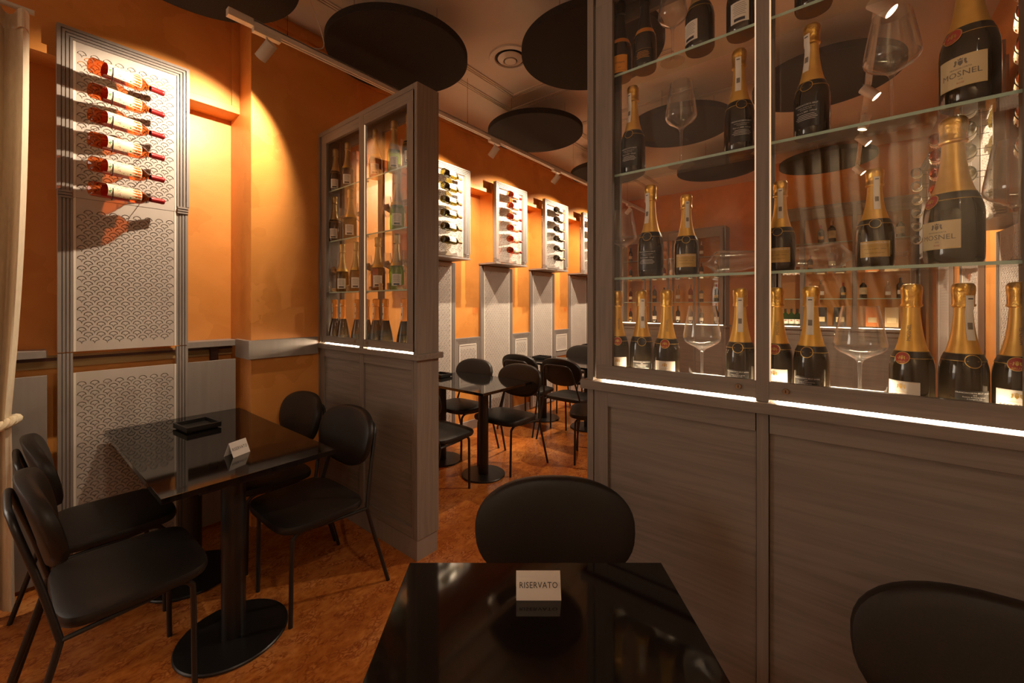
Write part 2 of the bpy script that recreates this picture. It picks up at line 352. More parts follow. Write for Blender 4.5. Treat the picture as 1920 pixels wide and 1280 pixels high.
# ceiling mouldings: rectangular triple fillets
def ceil_line(n, pts):
    t = None
    for i, ((x0, y0), (x1, y1)) in enumerate(zip(pts, pts[1:])):
        dx, dy = (0, 1) if abs(x0 - x1) > abs(y0 - y1) else (1, 0)
        for k in range(3):
            o = (k - 1) * 0.022
            a = MB().box(min(x0, x1) - 0.006 + dx * o, max(x0, x1) + 0.006 + dx * o, min(y0, y1) - 0.006 + dy * o, max(y0, y1) + 0.006 + dy * o, ZC - 0.010, ZC)
            if t is None: t = struct('trim_%d' % n, a, 'ceiling')
            else: obj('fillet', a, 'ceiling', t)
ceil_line(2, [(-2.58, 0.6), (-2.58, 3.2)]); ceil_line(3, [(-2.38, 2.0), (-2.38, 2.99)]); ceil_line(4, [(-2.38, 2.99), (-1.2, 2.99)])
ceil_line(5, [(-2.56, 3.2), (-1.0, 3.2)]); ceil_line(6, [(-2.56, 3.9), (-1.0, 3.9)]); ceil_line(7, [(-2.5, 3.9), (-2.5, 6.8)]); ceil_line(8, [(-2.3, 4.1), (-2.3, 6.6)])
ceil_line(9, [(-1.9, 4.1), (-0.2, 4.1)]); ceil_line(10, [(-2.6, -1.5), (-2.6, 0.5)])

# ------------------------------------------------------------------ engraved fan pattern (fish-scale tiling; every scale carries a grooved fan)
SP, SR = 0.0488, 0.0272
def scale_outline():
    a = lambda x: SR * math.sqrt(max(0, 1 - (2 * x / SP) ** 2))
    top = [(-SP / 2, 0), (-SP * 0.43, a(-SP * 0.43)), (-SP * 0.22, a(SP * 0.22)), (0, SR), (SP * 0.22, a(SP * 0.22)), (SP * 0.43, a(SP * 0.43)), (SP / 2, 0)]
    bot = [(SP * 0.25, -SR + a(SP * 0.25)), (SP * 0.07, -SR + a(SP * 0.43)), (0, -SR), (-SP * 0.07, -SR + a(SP * 0.43)), (-SP * 0.25, -SR + a(SP * 0.25))]
    return top + bot
OUTL = scale_outline()
def scale_geo(engraved=True, g=0.005, d=0.008):
    # in the local plane: x = along the panel, y = up, z = out of the panel
    n = len(OUTL); vs = [(x, y, 0) for x, y in OUTL]
    if not engraved: return vs, [tuple(range(n))[::-1]]
    sx, sy = 0.78, 0.68; cy = 0.002
    k1 = [(x * sx, y * sy + cy) for x, y in OUTL]; k2 = []
    for x, y in k1:
        l = math.hypot(x, y - cy - 0.002) or 1; k2.append((x - x / l * g, y - (y - cy - 0.002) / l * g))
    km = [((a[0] + b[0]) / 2, (a[1] + b[1]) / 2) for a, b in zip(k1, k2)]
    vs += [(x, y, 0) for x, y in k1] + [(x, y, -d) for x, y in km] + [(x, y, 0) for x, y in k2]; fs = []
    for r in range(3):
        for i in range(n): fs.append((r * n + i, (r + 1) * n + i, (r + 1) * n + (i + 1) % n, r * n + (i + 1) % n))
    fs.append(tuple(range(3 * n, 4 * n))[::-1])
    return vs, [f[::-1] for f in fs] if False else fs
def scale_cells(W, Hh, mx=0.01, mz=0.029):
    # cell centres with a flag: engraved or blank
    cols = max(1, int((W - 2 * mx) / SP + 0.25)); rows = int((Hh - 2 * mz) / SR)
    x0 = -(cols - 0.5) * SP / 2; out = []
    for r in range(-1, rows):
        z = -Hh / 2 + mz + (r + 0.9) * SR; off = 0 if r % 2 == 0 else SP / 2
        for c in range(-1, cols + 1):
            x = x0 + c * SP + off
            eng = 0 <= r < rows - 1 and 0 <= c < cols
            if eng or abs(x) < W / 2 + SP * 0.55: out.append((x, z, eng))
    return out
_sc_mesh = {}
def scale_mesh(eng):
    if eng not in _sc_mesh:
        vs, fs = scale_geo(eng); b = MB(); b.add(vs, fs); me = b.mesh('scale'); me.materials.append(M['panel']); _sc_mesh[eng] = me
    return _sc_mesh[eng]
def fan_panel(parent, W, Hh, loc, facing=1, singles=0, name='panel'):
    """A carved panel lying in the YZ plane; facing +1 looks to +X. Local to the parent. Returns number of single scales used."""
    cx, cy, cz = loc; f = facing
    p = obj(name, MB().box(cx - f * 0.018, cx - f * 0.0092, cy - W / 2, cy + W / 2, cz - Hh / 2, cz + Hh / 2), 'panel', parent)
    # flat margins around the carved field
    cells = scale_cells(W, Hh)
    xs = [c[0] for c in cells if c[2]]; zs = [c[1] for c in cells]
    hx = max(abs(min(xs)), abs(max(xs))) + SP * 0.0; lo, hi = min(zs), max(zs)
    for (a0, a1, b0, b1) in ((-W / 2, W / 2, -Hh / 2, lo + 0.002), (-W / 2, W / 2, hi - 0.002, Hh / 2), (-W / 2, min(xs) - 0.41 * SP, lo, hi), (max(xs) + 0.41 * SP, W / 2, lo, hi)):
        obj('margin', MB().box(cx - f * 0.0092, cx - f * 0.0003, cy + a0, cy + a1, cz + b0, cz + b1), 'panel', p)
    jm = MB(); used = 0
    order = sorted(cells, key=lambda c: -c[1])
    for (x, z, e) in order:
        if e and used < singles:
            used += 1
            o = obj('scale', scale_mesh(True), None, p); o.location = (cx, cy - f * x if False else cy + x * f, cz + z); o.rotation_euler = (PI / 2, 0, f * PI / 2)
        else:
            vs, fs = scale_geo(e)
            # local (x, y, z) -> world: x along f*Y, y up, z along f*X
            lim = W / 2 + 0.007; cl = lambda q: max(-lim, min(lim, q))
            if not e and (x - SP / 2 > lim or x + SP / 2 < -lim): continue
            jm.add([(cx + f * v[2], cy + f * cl(x + v[0]), cz + z + v[1]) for v in vs], fs)
    if jm.v: stuff(obj('scale_field', jm, 'panel', p))
    # pale edging down both sides
    for s in (-1, 1):
        obj('edging', MB().box(cx - f * 0.006, cx + f * 0.003, cy + s * W / 2, cy + s * (W / 2 + 0.009), cz - Hh / 2, cz + Hh / 2), 'edge', p)
    return used
# ribbed frame pieces: profile across the width q (0 = outer edge) and depth
def rib_profile(wd, dp, n=4, groove=0.0042, gd=0.011, step=0.004):
    pr = [(0, -dp)]; sw = wd / n
    for i in range(n):
        d = -i * step; pr += [(i * sw + (groove if i else 0), d), ((i + 1) * sw, d)]
        if i < n - 1: pr += [((i + 1) * sw, d - gd), ((i + 1) * sw + groove, d - gd)]
    pr.append((wd, -dp)); return pr
def rib_piece(prof, A, B, inward, out, mA=0, mB=0):
    """extrude the profile from A to B; q goes along `inward`, depth along `out`; mitre shifts ends by q*m along the run"""
    A, B, inward, out = map(Vector, (A, B, inward, out)); d = (B - A).normalized(); mb = MB(); n = len(prof)
    vs = [tuple(A + inward * q + out * h + d * (q * mA)) for q, h in prof] + [tuple(B + inward * q + out * h - d * (q * mB)) for q, h in prof]
    fs = [(i, (i + 1) % n, n + (i + 1) % n, n + i) for i in range(n)] + [tuple(range(n))[::-1], tuple(range(n, 2 * n))]
    mb.add(vs, fs); return mb

# ------------------------------------------------------------------ bottles
def bottle_profile(kind):
    if kind == 'champ':
        body = [(0, .012), (.06, .006), (.115, 0), (.128, .004), (.138, .025), (.14, .08), (.14, .33), (.136, .38), (.124, .43), (.104, .48)]
        neck = [(.104, .475), (.088, .53), (.073, .6), (.062, .68), (.056, .75), (.053, .82)]
        cap = [(.053, .815), (.067, .825), (.069, .835), (.063, .845), (.064, .90), (.068, .94), (.067, .975), (.055, .995), (.03, 1.0), (0, 1.0)]
        return body, neck, cap
    if kind == 'prosecco':      # slender shoulders
        body = [(0, .012), (.06, .006), (.12, 0), (.135, .006), (.145, .03), (.147, .10), (.142, .17), (.125, .28), (.105, .38), (.085, .47), (.068, .55)]
        neck = [(.069, .545), (.06, .62), (.056, .72), (.055, .83)]
        cap = [(.055, .825), (.066, .83), (.068, .84), (.062, .85), (.064, .90), (.067, .95), (.064, .985), (.04, 1.0), (0, 1.0)]
        return body, neck, cap
    if kind == 'bordeaux':
        body = [(0, .03), (.04, .026), (.08, .005), (.105, 0), (.118, .01), (.123, .03), (.123, .60), (.118, .65), (.095, .70), (.06, .74), (.046, .78), (.044, .80)]
        neck = [(.044, .80), (.044, .80)]
        cap = [(.0455, .795), (.047, .80), (.047, .955), (.05, .96), (.05, .985), (.047, .998), (0, 1.0)]
        return body, neck, cap
def wrap(vs, fs, r, z, az, off=0.0006):
    """wrap flat geometry (x right, y up) round a cylinder of radius r(z)"""
    out = []
    for x, y, *_ in vs:
        rr = (r(z + y) if callable(r) else r) + off; t = az + x / rr
        out.append((rr * math.sin(t), -rr * math.cos(t), z + y))
    return out, fs
def patch(wd, ht, nx=12, ny=3):
    vs = [(-wd / 2 + wd * i / nx, -ht / 2 + ht * j / ny) for j in range(ny + 1) for i in range(nx + 1)]
    fs = [(j * (nx + 1) + i, j * (nx + 1) + i + 1, (j + 1) * (nx + 1) + i + 1, (j + 1) * (nx + 1) + i) for j in range(ny) for i in range(nx)]
    return vs, fs
def circle(r, n=20):
    return [(0, 0)] + [(r * math.cos(2 * PI * k / n), r * math.sin(2 * PI * k / n)) for k in range(n)], [(0, k + 1, (k + 1) % n + 1) for k in range(n)]
def ringp(r, w, n=24):
    vs = [(r * math.cos(2 * PI * k / n), r * math.sin(2 * PI * k / n)) for k in range(n)] + [((r - w) * math.cos(2 * PI * k / n), (r - w) * math.sin(2 * PI * k / n)) for k in range(n)]
    return vs, [(k, (k + 1) % n, n + (k + 1) % n, n + k) for k in range(n)]
def rad_at(prof, z):
    for (r0, z0), (r1, z1) in zip(prof, prof[1:]):
        if z0 <= z <= z1 and z1 > z0: return r0 + (r1 - r0) * (z - z0) / (z1 - z0)
    return prof[-1][0]
def crest(sz):
    """small heraldic emblem: shield, crown and two supporters"""
    vs, fs = [], []
    def poly(p):
        n = len(vs); vs.extend([(x * sz, y * sz) for x, y in p]); fs.append(tuple(range(n, n + len(p))))
    poly([(-.22, .25), (-.22, -.12), (0, -.38), (.22, -.12), (.22, .25)])
    for s in (-1, 1):
        p = [(.3 * s, .3), (.42 * s, .42), (.55 * s, .3), (.5 * s, .05), (.62 * s, -.2), (.48 * s, -.32), (.36 * s, -.1)]
        poly(p if s < 0 else p[::-1])
    poly([(-.2, .32), (.2, .32), (.26, .55), (.12, .42), (0, .6), (-.12, .42), (-.26, .55)][::1])
    return vs, fs
_bm = {}
def bottle_parts(kind, Hh, rf, style):
    """meshes of one bottle: list of (part name, mesh, parent index)"""
    key = (kind, round(Hh, 3), round(rf, 3), style)
    if key in _bm: return _bm[key]
    body, neck, cap = [[(r * rf * Hh, z * Hh) for r, z in p] for p in bottle_profile(kind)]
    st = STY[style]; parts = []
    def mk(nm, mb, m, par=None, smooth=True, label=None):
        me = mb.mesh(nm, smooth); me.materials.append(M[m]); parts.append((nm, me, par, label))
    R = lambda z: rad_at(body + neck, z)
    mk('glass_body', MB().lathe(body + ([(neck[-1][0] * 0.96, neck[-1][1])] if False else []), 28), st['glass'])
    if kind != 'bordeaux':
        mk('foil', MB().lathe(neck, 24), st['foil']); mk('foil_cap', MB().lathe(cap, 24), st.get('cap', st['foil']))
        if 'band' in st:
            zb0, zb1 = (.425, .478) if kind == 'champ' else (.5, .545)
            zb0 *= Hh; zb1 *= Hh; N = 6
            mk('neck_band', MB().lathe([(R(zb0 + (zb1 - zb0) * i / N) + 0.0006, zb0 + (zb1 - zb0) * i / N) for i in range(N + 1)], 24), st['band'])
            g = MB()
            for z in (zb0, zb1): g.lathe([(R(z) + 0.0009, z - 0.0006), (R(z) + 0.0011, z), (R(z) + 0.0009, z + 0.0006)], 24)
            mk('gold_line', g, 'goldline', len(parts) - 1)
        if st.get('seal'):
            az = st.get('seal_az', 0.0); zc = .425 * Hh; rs = .048 * Hh
            mk('seal', MB().add(*wrap(*circle(rs), R, zc, az, 0.0016)), 'redseal' if st['seal'] == 'red' else 'blackband')
            i = len(parts) - 1
            mk('seal_rim', MB().add(*wrap(*ringp(rs, rs * .1), R, zc, az, 0.002)), 'goldline', i)
            if st['seal'] == 'red':
                mk('seal_emblem', MB().add(*wrap(*crest(rs * .75), R, zc, az, 0.002)), 'goldline', i)
                mk('seal_lettering', MB().add(*wrap(*text_geo('BRUT', rs * .42), R, zc - rs * .62, az, 0.002)), 'goldline', i)
        if st.get('foil_text'):
            vs, fs = text_geo(st['foil_text'], Hh * .034); vs = [(-y, x) for x, y, *_ in vs]
            mk('foil_lettering', MB().add(*wrap(vs, fs, R, .62 * Hh, 0.25, 0.0012)), 'greyink')
        if st.get('strip'):
            az = st['strip']
            mk('paper_seal_strip', MB().add(*wrap(*patch(.052 * Hh, .33 * Hh, 3, 8), lambda z: max(R(min(z, .81 * Hh)), rad_at(cap, z) if z > .82 * Hh else 0), .74 * Hh, az, 0.0018)), 'whitelabel')
            i = len(parts) - 1
            vs, fs = patch(.03 * Hh, .05 * Hh, 2, 2); mk('strip_print', MB().add(*wrap(vs, fs, R, .68 * Hh, az, 0.0024)), 'greyink', i)
            vs, fs = patch(.03 * Hh, .008 * Hh, 2, 1); mk('strip_print', MB().add(*wrap(vs, fs, lambda z: rad_at(cap, z), .88 * Hh, az, 0.003)), 'ink', i)
    else:
        mk('capsule', MB().lathe(cap, 20), st['foil'])
    for (nm, m, wd, ht, zc, az, prints) in st.get('labels', ()):
        mk(nm, MB().add(*wrap(*patch(wd * Hh, ht * Hh), R, zc * Hh, az, 0.0008)), m, None, True)
        i = len(parts) - 1
        for (kind2, a, sz, dx, dz, m2) in prints:
            if kind2 == 'text': g = text_geo(a, sz * Hh)
            elif kind2 == 'crest': g = crest(sz * Hh)
            elif kind2 == 'line': g = patch(a * Hh, sz * Hh, 8, 1)
            vs = [(p[0] + dx * Hh, p[1]) for p in g[0]]
            mk('lettering' if kind2 == 'text' else ('emblem' if kind2 == 'crest' else 'print_line'), MB().add(*wrap(vs, g[1], R, (zc + dz) * Hh, az, 0.0013)), m2, i, False)
    _bm[key] = parts; return parts
def place_bottle(name, label, group, kind, Hh, rf, style, loc, rot=(0, 0, 0), cat='bottle'):
    t = thing(name, label, cat, loc, rot, group); objs = []
    for nm, me, par, lb in bottle_parts(kind, Hh, rf, style):
        o = obj(nm, me, None, t if par is None else objs[par]); objs.append(o)
    return t
def lines(n, wd, z0, dz, sz, m): return [('line', wd * (0.75 + 0.25 * ((i * 37) % 5) / 4), sz, 0, z0 - i * dz, m) for i in range(n)]
WHITE_FRONT = ('label', 'whitelabel', .22, .19, .15, 0.0, [('crest', 0, .045, 0, .052, 'goldline'), ('text', 'FRANCIACORTA', .012, 0, .014, 'goldline'), ('text', 'MOSNEL', .046, 0, -.02, 'greyink'), ('line', .21, .0015, 0, .09, 'goldline'), ('line', .21, .0015, 0, -.09, 'goldline')])
CREAM_FRONT = ('label', 'creamlabel', .23, .19, .19, 0.0, [('crest', 0, .05, 0, .052, 'greyink'), ('text', 'FRANCIACORTA', .013, 0, .018, 'greyink'), ('text', 'MOSNEL', .048, 0, -.016, 'greyink'), ('text', '1836', .012, 0, -.047, 'greyink'), ('text', 'ROSE', .014, 0, -.07, 'redseal'), ('line', .22, .0015, 0, .09, 'goldline'), ('line', .22, .0015, 0, -.09, 'goldline')])
BACK_TXT = ('back_label', 'blackband', .2, .21, .17, 0.0, [('text', 'FRANCIACORTA BRUT', .0175, 0, .09, 'whiteink'), ('text', 'Prodotto da Azienda Agricola', .011, 0, .068, 'whiteink'), ('text', 'di Camignone, Italia', .011, 0, .053, 'whiteink'), ('text', '75cl e L.2001 12%vol', .0185, 0, .028, 'whiteink')] + lines(4, .17, .005, .014, .0035, 'whiteink'))
BACK_LOW = ('back_label', 'blackband', .2, .15, .1, 0.0, BACK_TXT[6][:3] + [('text', '75cl e L.2001 12%vol', .0185, 0, .028, 'whiteink')] + lines(3, .17, .0, .016, .004, 'whiteink'))
BACK_LOW = ('back_label', 'blackband', .2, .17, .13, 0.0, [('text', 'FRANCIACORTA BRUT SATEN', .0145, 0, .068, 'whiteink'), ('text', '2018', .011, 0, .052, 'whiteink'), ('text', 'Prodotto da Azienda Agricola', .0105, 0, .038, 'whiteink'), ('text', 'di Camignone, Italia', .0105, 0, .024, 'whiteink'), ('text', '75cl e L.2001 12%vol', .0185, 0, .0, 'whiteink')] + lines(3, .17, -.025, .016, .004, 'whiteink'))
GOLD_LOW = ('back_label', 'goldlabel', .25, .16, .17, 0.0, [('text', 'FRANCIACORTA BRUT', .024, 0, .06, 'whiteink'), ('text', '37,5cl e  L.2001  12%vol', .018, 0, .0, 'ink'), ('text', 'TRADIZIONE   MADE IN ITALY', .011, 0, -.04, 'ink'), ('text', 'www.mosnel.com', .011, 0, -.064, 'whiteink'), ('line', .22, .0015, 0, .035, 'ink'), ('line', .22, .0015, 0, .022, 'ink')])
YEL = ('label', 'yellowlabel', .2, .22, .14, 0.0, [('text', 'Clicquot', .036, 0, .015, 'ink'), ('text', 'BRUT', .016, 0, -.05, 'ink'), ('line', .16, .002, 0, -.085, 'ink')])
YELB = ('back_label', 'blackband', .22, .16, .13, 0.0, [('line', .2, .002, 0, .078, 'goldline')] + lines(5, .17, .045, .018, .004, 'yellowlabel'))
PALE_BACK = ('back_label', 'whitelabel', .17, .21, .17, 0.0, lines(7, .13, .08, .018, .005, 'greyink') + [('line', .1, .03, 0, -.075, 'ink')])
STY = {
 'front': dict(glass='darkglass', foil='gold', cap='goldcap', band='blackband', seal='red', foil_text='MOSNEL', labels=[WHITE_FRONT]),
 'back': dict(glass='darkglass', foil='gold', cap='goldcap', band='blackband', seal='dark', strip=0.15, labels=[BACK_LOW]),
 'backhi': dict(glass='darkglass', foil='gold', cap='goldcap', band='blackband', seal='dark', strip=-0.3, labels=[BACK_TXT]),
 'half': dict(glass='darkglass', foil='gold', cap='goldcap', band='blackband', seal='dark', strip=0.2, labels=[GOLD_LOW]),
 'magnum': dict(glass='darkglass', foil='gold', cap='goldcap', band='blackband', seal='red', seal_az=-0.35, labels=[CREAM_FRONT]),
 'yellow': dict(glass='darkglass', foil='blackband', band='orangefoil', labels=[YEL]),
 'yellowb': dict(glass='darkglass', foil='blackband', band='orangefoil', labels=[YELB]),
 'paleback': dict(glass='darkglass', foil='champfoil', cap='champfoil', band='blackband', labels=[PALE_BACK]),
 'green': dict(glass='greenglass', foil='champfoil', cap='champfoil', band='goldline', labels=[PALE_BACK]),
 'olive': dict(glass='olive', foil='champfoil', cap='champfoil', band='goldline', labels=[PALE_BACK]),
 'brown': dict(glass='wine_brown', foil='champfoil', cap='champfoil', band='goldline', labels=[PALE_BACK]),
 'orangefoil': dict(glass='darkglass', foil='orangefoil', cap='orangefoil', strip=-0.9),
 'rose': dict(glass='rose', foil='redcap', labels=[('label', 'floral', .6, .45, .40, 0.0, [])]),
 'white': dict(glass='olive', foil='goldcapsule', labels=[('label', 'whitelabel', .5, .34, .38, 0.0, [('text', '1934', .05, 0, .04, 'greyink')] + lines(3, .2, -.03, .035, .006, 'goldline'))]),
 'red': dict(glass='darkglass', foil='goldcapsule', labels=[('label', 'creamlabel', .5, .34, .38, 0.0, lines(4, .2, .06, .035, .008, 'greyink'))]),
 'spirit': dict(glass='darkglass', foil='blackband', labels=[('label', 'whitelabel', .3, .2, .3, 0.0, [])]),
 'spirit_amber': dict(glass='amber', foil='goldcapsule', labels=[('label', 'creamlabel', .3, .2, .3, 0.0, [])]),
 'spirit_black': dict(glass='darkglass', foil='redcap', labels=[('label', 'goldlabel', .26, .16, .3, 0.0, [])]),
 'gin': dict(glass='gingreen', foil='blackband', labels=[('label', 'whitelabel', .36, .26, .24, 0.0, [('line', .1, .06, 0, .06, 'redseal')])]),
 'clear': dict(glass='clearbottle', foil='chrome', labels=[('label', 'whitelabel', .3, .2, .3, 0.0, [])]),
}

# ------------------------------------------------------------------ wine glass
def glass_mesh(Hh, R, key, _c={}):
    k = (round(Hh, 3), round(R, 3))
    if k in _c: return _c[k]
    st = .44 * Hh; b = .56 * Hh
    bowl_o = [(0.005, st * .93), (.007, st * .985), (.012, st + .03 * b), (R * .42, st + .085 * b), (R * .78, st + .16 * b), (R * .95, st + .225 * b), (R, st + .28 * b), (R * .985, st + .35 * b), (R * .9, st + .55 * b), (R * .79, st + .78 * b), (R * .68, Hh)]
    bowl_i = [(max(r - .0013, .0005), z + (0.003 if i < 3 else 0)) for i, (r, z) in enumerate(bowl_o)][1:][::-1]
    foot = [(0.0001, 0), (R * .82, 0), (R * .83, .0015), (R * .5, .003), (.009, .006), (.0055, .015)]
    stem = [(.0055, .015), (.0042, .04), (.0038, st * .6), (.005, st * .93)]
    out = []
    for nm, pr in (('bowl', bowl_o + bowl_i), ('stem', stem), ('foot', foot)):
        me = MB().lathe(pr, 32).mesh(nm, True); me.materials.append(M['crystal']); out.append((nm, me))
    _c[k] = out; return out
def place_glass(label, group, Hh, R, loc, rot=(0, 0, 0)):
    t = thing('wine_glass', label, 'wine glass', loc, rot, group)
    for nm, me in glass_mesh(Hh, R, 0): obj(nm, me, None, t)
    return t

# ------------------------------------------------------------------ glazed display cabinets
def lock_at(parent, off, x, y, z, r=0.0085):
    l = MB(off).add([(x + p[0], y - 0.004 + p[2] * -1, z + p[1]) for p in [(r * math.cos(2 * PI * k / 20), r * math.sin(2 * PI * k / 20), 0) for k in range(20)] + [(r * .9 * math.cos(2 * PI * k / 20), r * .9 * math.sin(2 * PI * k / 20), 0.002) for k in range(20)]],
                    [(k, (k + 1) % 20, 20 + (k + 1) % 20, 20 + k) for k in range(20)] + [tuple(range(20, 40))])
    o = obj('lock', l, 'lock', parent); obj('keyhole', MB(off).box(x - .0012, x + .0012, y - 0.0068, y - .004, z - .004, z + .004), 'ink', o)
def cabinet(name, label, X0, X1, Y0, Y1, ztop, zlip, zrail, ztoprail, shelves, bays, face=-1, led=True, lower=True, ledge_l=True, ledge_r=True, ledmat='led', backglass=True, stile_out=0.068):
    """bays: list of (x glass left, x glass right); front looks to -Y"""
    off = (X0, Y0, 0); c = thing(name, label, 'cabinet', off); lt = 0.033
    B = lambda *a: MB(off).box(*a)
    # end panels
    obj('end_panel', B(X0, X0 + 0.026, Y0, Y1, zlip, ztop), 'woodz', c, bev=0.0015); obj('end_panel', B(X1 - 0.036, X1, Y0, Y1, zlip, ztop), 'woodz', c, bev=0.0015)
    obj('top_panel', B(X0 + 0.026, X1 - 0.036, Y0, Y1, ztop - 0.03, ztop), 'woodx', c, bev=0.0015)
    obj('ledge', B(X0 - (0.02 if ledge_l else 0), X1 + (0.02 if ledge_r else 0), Y0 - 0.02, Y1 + 0.02, zlip - lt, zlip), 'woodx', c, bev=0.002)
    # lower carcass: recessed panels in frames
    zt = zlip - lt; zp = 0.115
    obj('carcass', B(X0 + 0.005, X1 - 0.005, Y0 + 0.022, Y1 - 0.005, zp, zt), 'woodz', c)
    obj('plinth', B(X0 + 0.006, X1 - 0.006, Y0 + 0.004, Y1 - 0.006, 0, zp), 'lacquer', c, bev=0.0015)
    obj('end_panel', B(X0, X0 + 0.026, Y0, Y1, zp, zt), 'woodz', c, bev=0.0015); obj('end_panel', B(X1 - 0.03, X1, Y0, Y1, zp, zt), 'woodz', c, bev=0.0015)
    nb = len(bays); ends = [(X0 + 0.028 if i == 0 else bays[i][0], X1 - 0.032 if i == nb - 1 else bays[i][1]) for i in range(nb)]
    for i in range(nb - 1): obj('centre_post', B(bays[i][1] + 0.0015, bays[i + 1][0] - 0.0015, Y0, Y0 + 0.022, zp + 0.002, zt - 0.001), 'woodz', c, bev=0.001)
    for i, (a, b) in enumerate(ends):
        la = 0.058 if i == 0 else 0.0; lb = 0.017 if i == nb - 1 else 0.0
        d = thing_part('lower_panel', B(a + 0.001, b - 0.001, Y0 + 0.012, Y0 + 0.022, zp + 0.002, zt - 0.002), 'woodx', c)
        if la: obj('stile', B(a + 0.0015, a + la, Y0 + 0.001, Y0 + 0.0125, zp + 0.003, zt - 0.003), 'woodz', d, bev=0.001)
        if lb: obj('stile', B(b - lb, b - 0.0015, Y0 + 0.001, Y0 + 0.0125, zp + 0.003, zt - 0.003), 'woodz', d, bev=0.001)
        obj('rail', B(a + (la or .0015), b - (lb or .0015), Y0 + 0.001, Y0 + 0.0125, zt - 0.06, zt - 0.003), 'woodx', d, bev=0.001)
        obj('rail', B(a + (la or .0015), b - (lb or .0015), Y0 + 0.001, Y0 + 0.0125, zp + 0.003, zp + 0.06), 'woodx', d, bev=0.001)
    # bottom board inside
    obj('floor_board', B(X0 + 0.026, X1 - 0.036, Y0 + 0.03, Y1 - 0.002, zlip, zlip + 0.012), 'woodx', c)
    # mullions
    for i in range(len(bays) - 1):
        a, b = bays[i][1], bays[i + 1][0]
        obj('mullion', B(a, b, Y0 - 0.001, Y0 + 0.022, zlip, ztop - 0.03), 'woodz', c, bev=0.0015); obj('mullion', B(a, b, Y1 - 0.02, Y1, zlip, ztop - 0.03), 'woodz', c, bev=0.0015)
        if led and ledmat == 'led':
            for xx in (a - 0.004, b + 0.0005): obj('led_strip', B(xx, xx + 0.0035, Y0 + 0.004, Y0 + 0.010, zlip + 0.005, ztop - 0.08), 'ledv', c)
    if led and ledmat == 'led': obj('led_strip', B(X0 + 0.0265, X0 + 0.030, Y0 + 0.026, Y0 + 0.034, zlip + 0.02, ztop - 0.06), 'ledv', c)
    for i, (a, b) in enumerate(bays):
        oa = a - stile_out if i == 0 else a; ob = b + stile_out if i == len(bays) - 1 else b
        d = thing_part('door', B(oa, ob, Y0, Y0 + 0.02, zlip + 0.008, zrail), 'woodx', c, bev=0.001)
        obj('rail', B(oa, ob, Y0, Y0 + 0.02, ztoprail, ztop - 0.032), 'woodx', d, bev=0.001)
        if oa < a - 0.001: obj('stile', B(oa, a, Y0, Y0 + 0.02, zrail, ztoprail), 'woodz', d, bev=0.001)
        if ob > b + 0.001: obj('stile', B(b, ob, Y0, Y0 + 0.02, zrail, ztoprail), 'woodz', d, bev=0.001)
        obj('glass_pane', B(a - 0.002, b + 0.002, Y0 + 0.011, Y0 + 0.015, zrail - 0.004, ztoprail + 0.004), 'pane', d)
        lock_at(d, off, (b - 0.047) if i == 0 else (a + 0.042), Y0, (zlip + zrail) / 2 + 0.008)
        if backglass:
            bd = thing_part('back_door', B(oa, ob, Y1 - 0.02, Y1 - 0.001, zlip + 0.004, zlip + 0.03), 'woodx', c)
            obj('rail', B(oa, ob, Y1 - 0.02, Y1 - 0.001, ztoprail, ztop - 0.03), 'woodx', bd)
            if oa < a - 0.001: obj('stile', B(oa, a - 0.03, Y1 - 0.02, Y1 - 0.001, zlip + 0.03, ztoprail), 'woodz', bd)
            if ob > b + 0.001: obj('stile', B(b + 0.03, ob, Y1 - 0.02, Y1 - 0.001, zlip + 0.03, ztoprail), 'woodz', bd)
            obj('glass_pane', B(oa if oa == a else a - 0.03, ob if ob == b else b + 0.03, Y1 - 0.012, Y1 - 0.008, zlip + 0.03, ztoprail), 'pane', bd)
        if led:
            obj('led_strip', B(oa + 0.02 if i == 0 else a + 0.018, ob - 0.02 if i else b - 0.004, Y0 + 0.0205, Y0 + 0.0225, zlip + 0.0005, zlip + 0.024), ledmat, c)
        for z in shelves:
            xa = X0 + 0.028 if i == 0 else (bays[i - 1][1] + a) / 2 + 0.001; xb = X1 - 0.038 if i == len(bays) - 1 else (b + bays[i + 1][0]) / 2 - 0.001
            sh = obj('glass_shelf', B(xa, xb, Y0 + 0.0265, Y1 - 0.024, z - 0.0085, z), 'shelf', c)
            obj('shelf_edge', B(xa, xb, Y0 + 0.0255, Y0 + 0.0265, z - 0.0085, z), 'shelfedge', sh)
            for xx in (xa + 0.004, xb - 0.004): obj('shelf_stud', B(xx - 0.004, xx + 0.004, Y0 + 0.04, Y0 + 0.048, z - 0.017, z - 0.009), 'chrome', sh)
    return c
def thing_part(name, mb, m, parent, bev=0.0): return obj(name, mb, m, parent, bev=bev)

CY0, CY1 = 1.439, 1.595
ZA, ZB = 1.132, 1.150
cabinet('display_cabinet', 'large taupe oak display cabinet with lit glass shelves of gold-foil bottles, on the right', -0.774, 0.385, CY0, CY1, 2.66, ZA, 1.194, 2.57, (1.5276, 1.920, 2.300), [(-0.669, -0.2), (-0.166, 0.325)])
cabinet('display_cabinet', 'narrow taupe oak display cabinet standing out from the orange wall, orange-foil bottles inside', -2.955, -1.824, CY0, CY1, 2.66, ZB, 1.205, 2.565, (1.515, 1.876, 2.232), [(-2.835, -2.410), (-2.358, -1.915)], ledge_l=False)

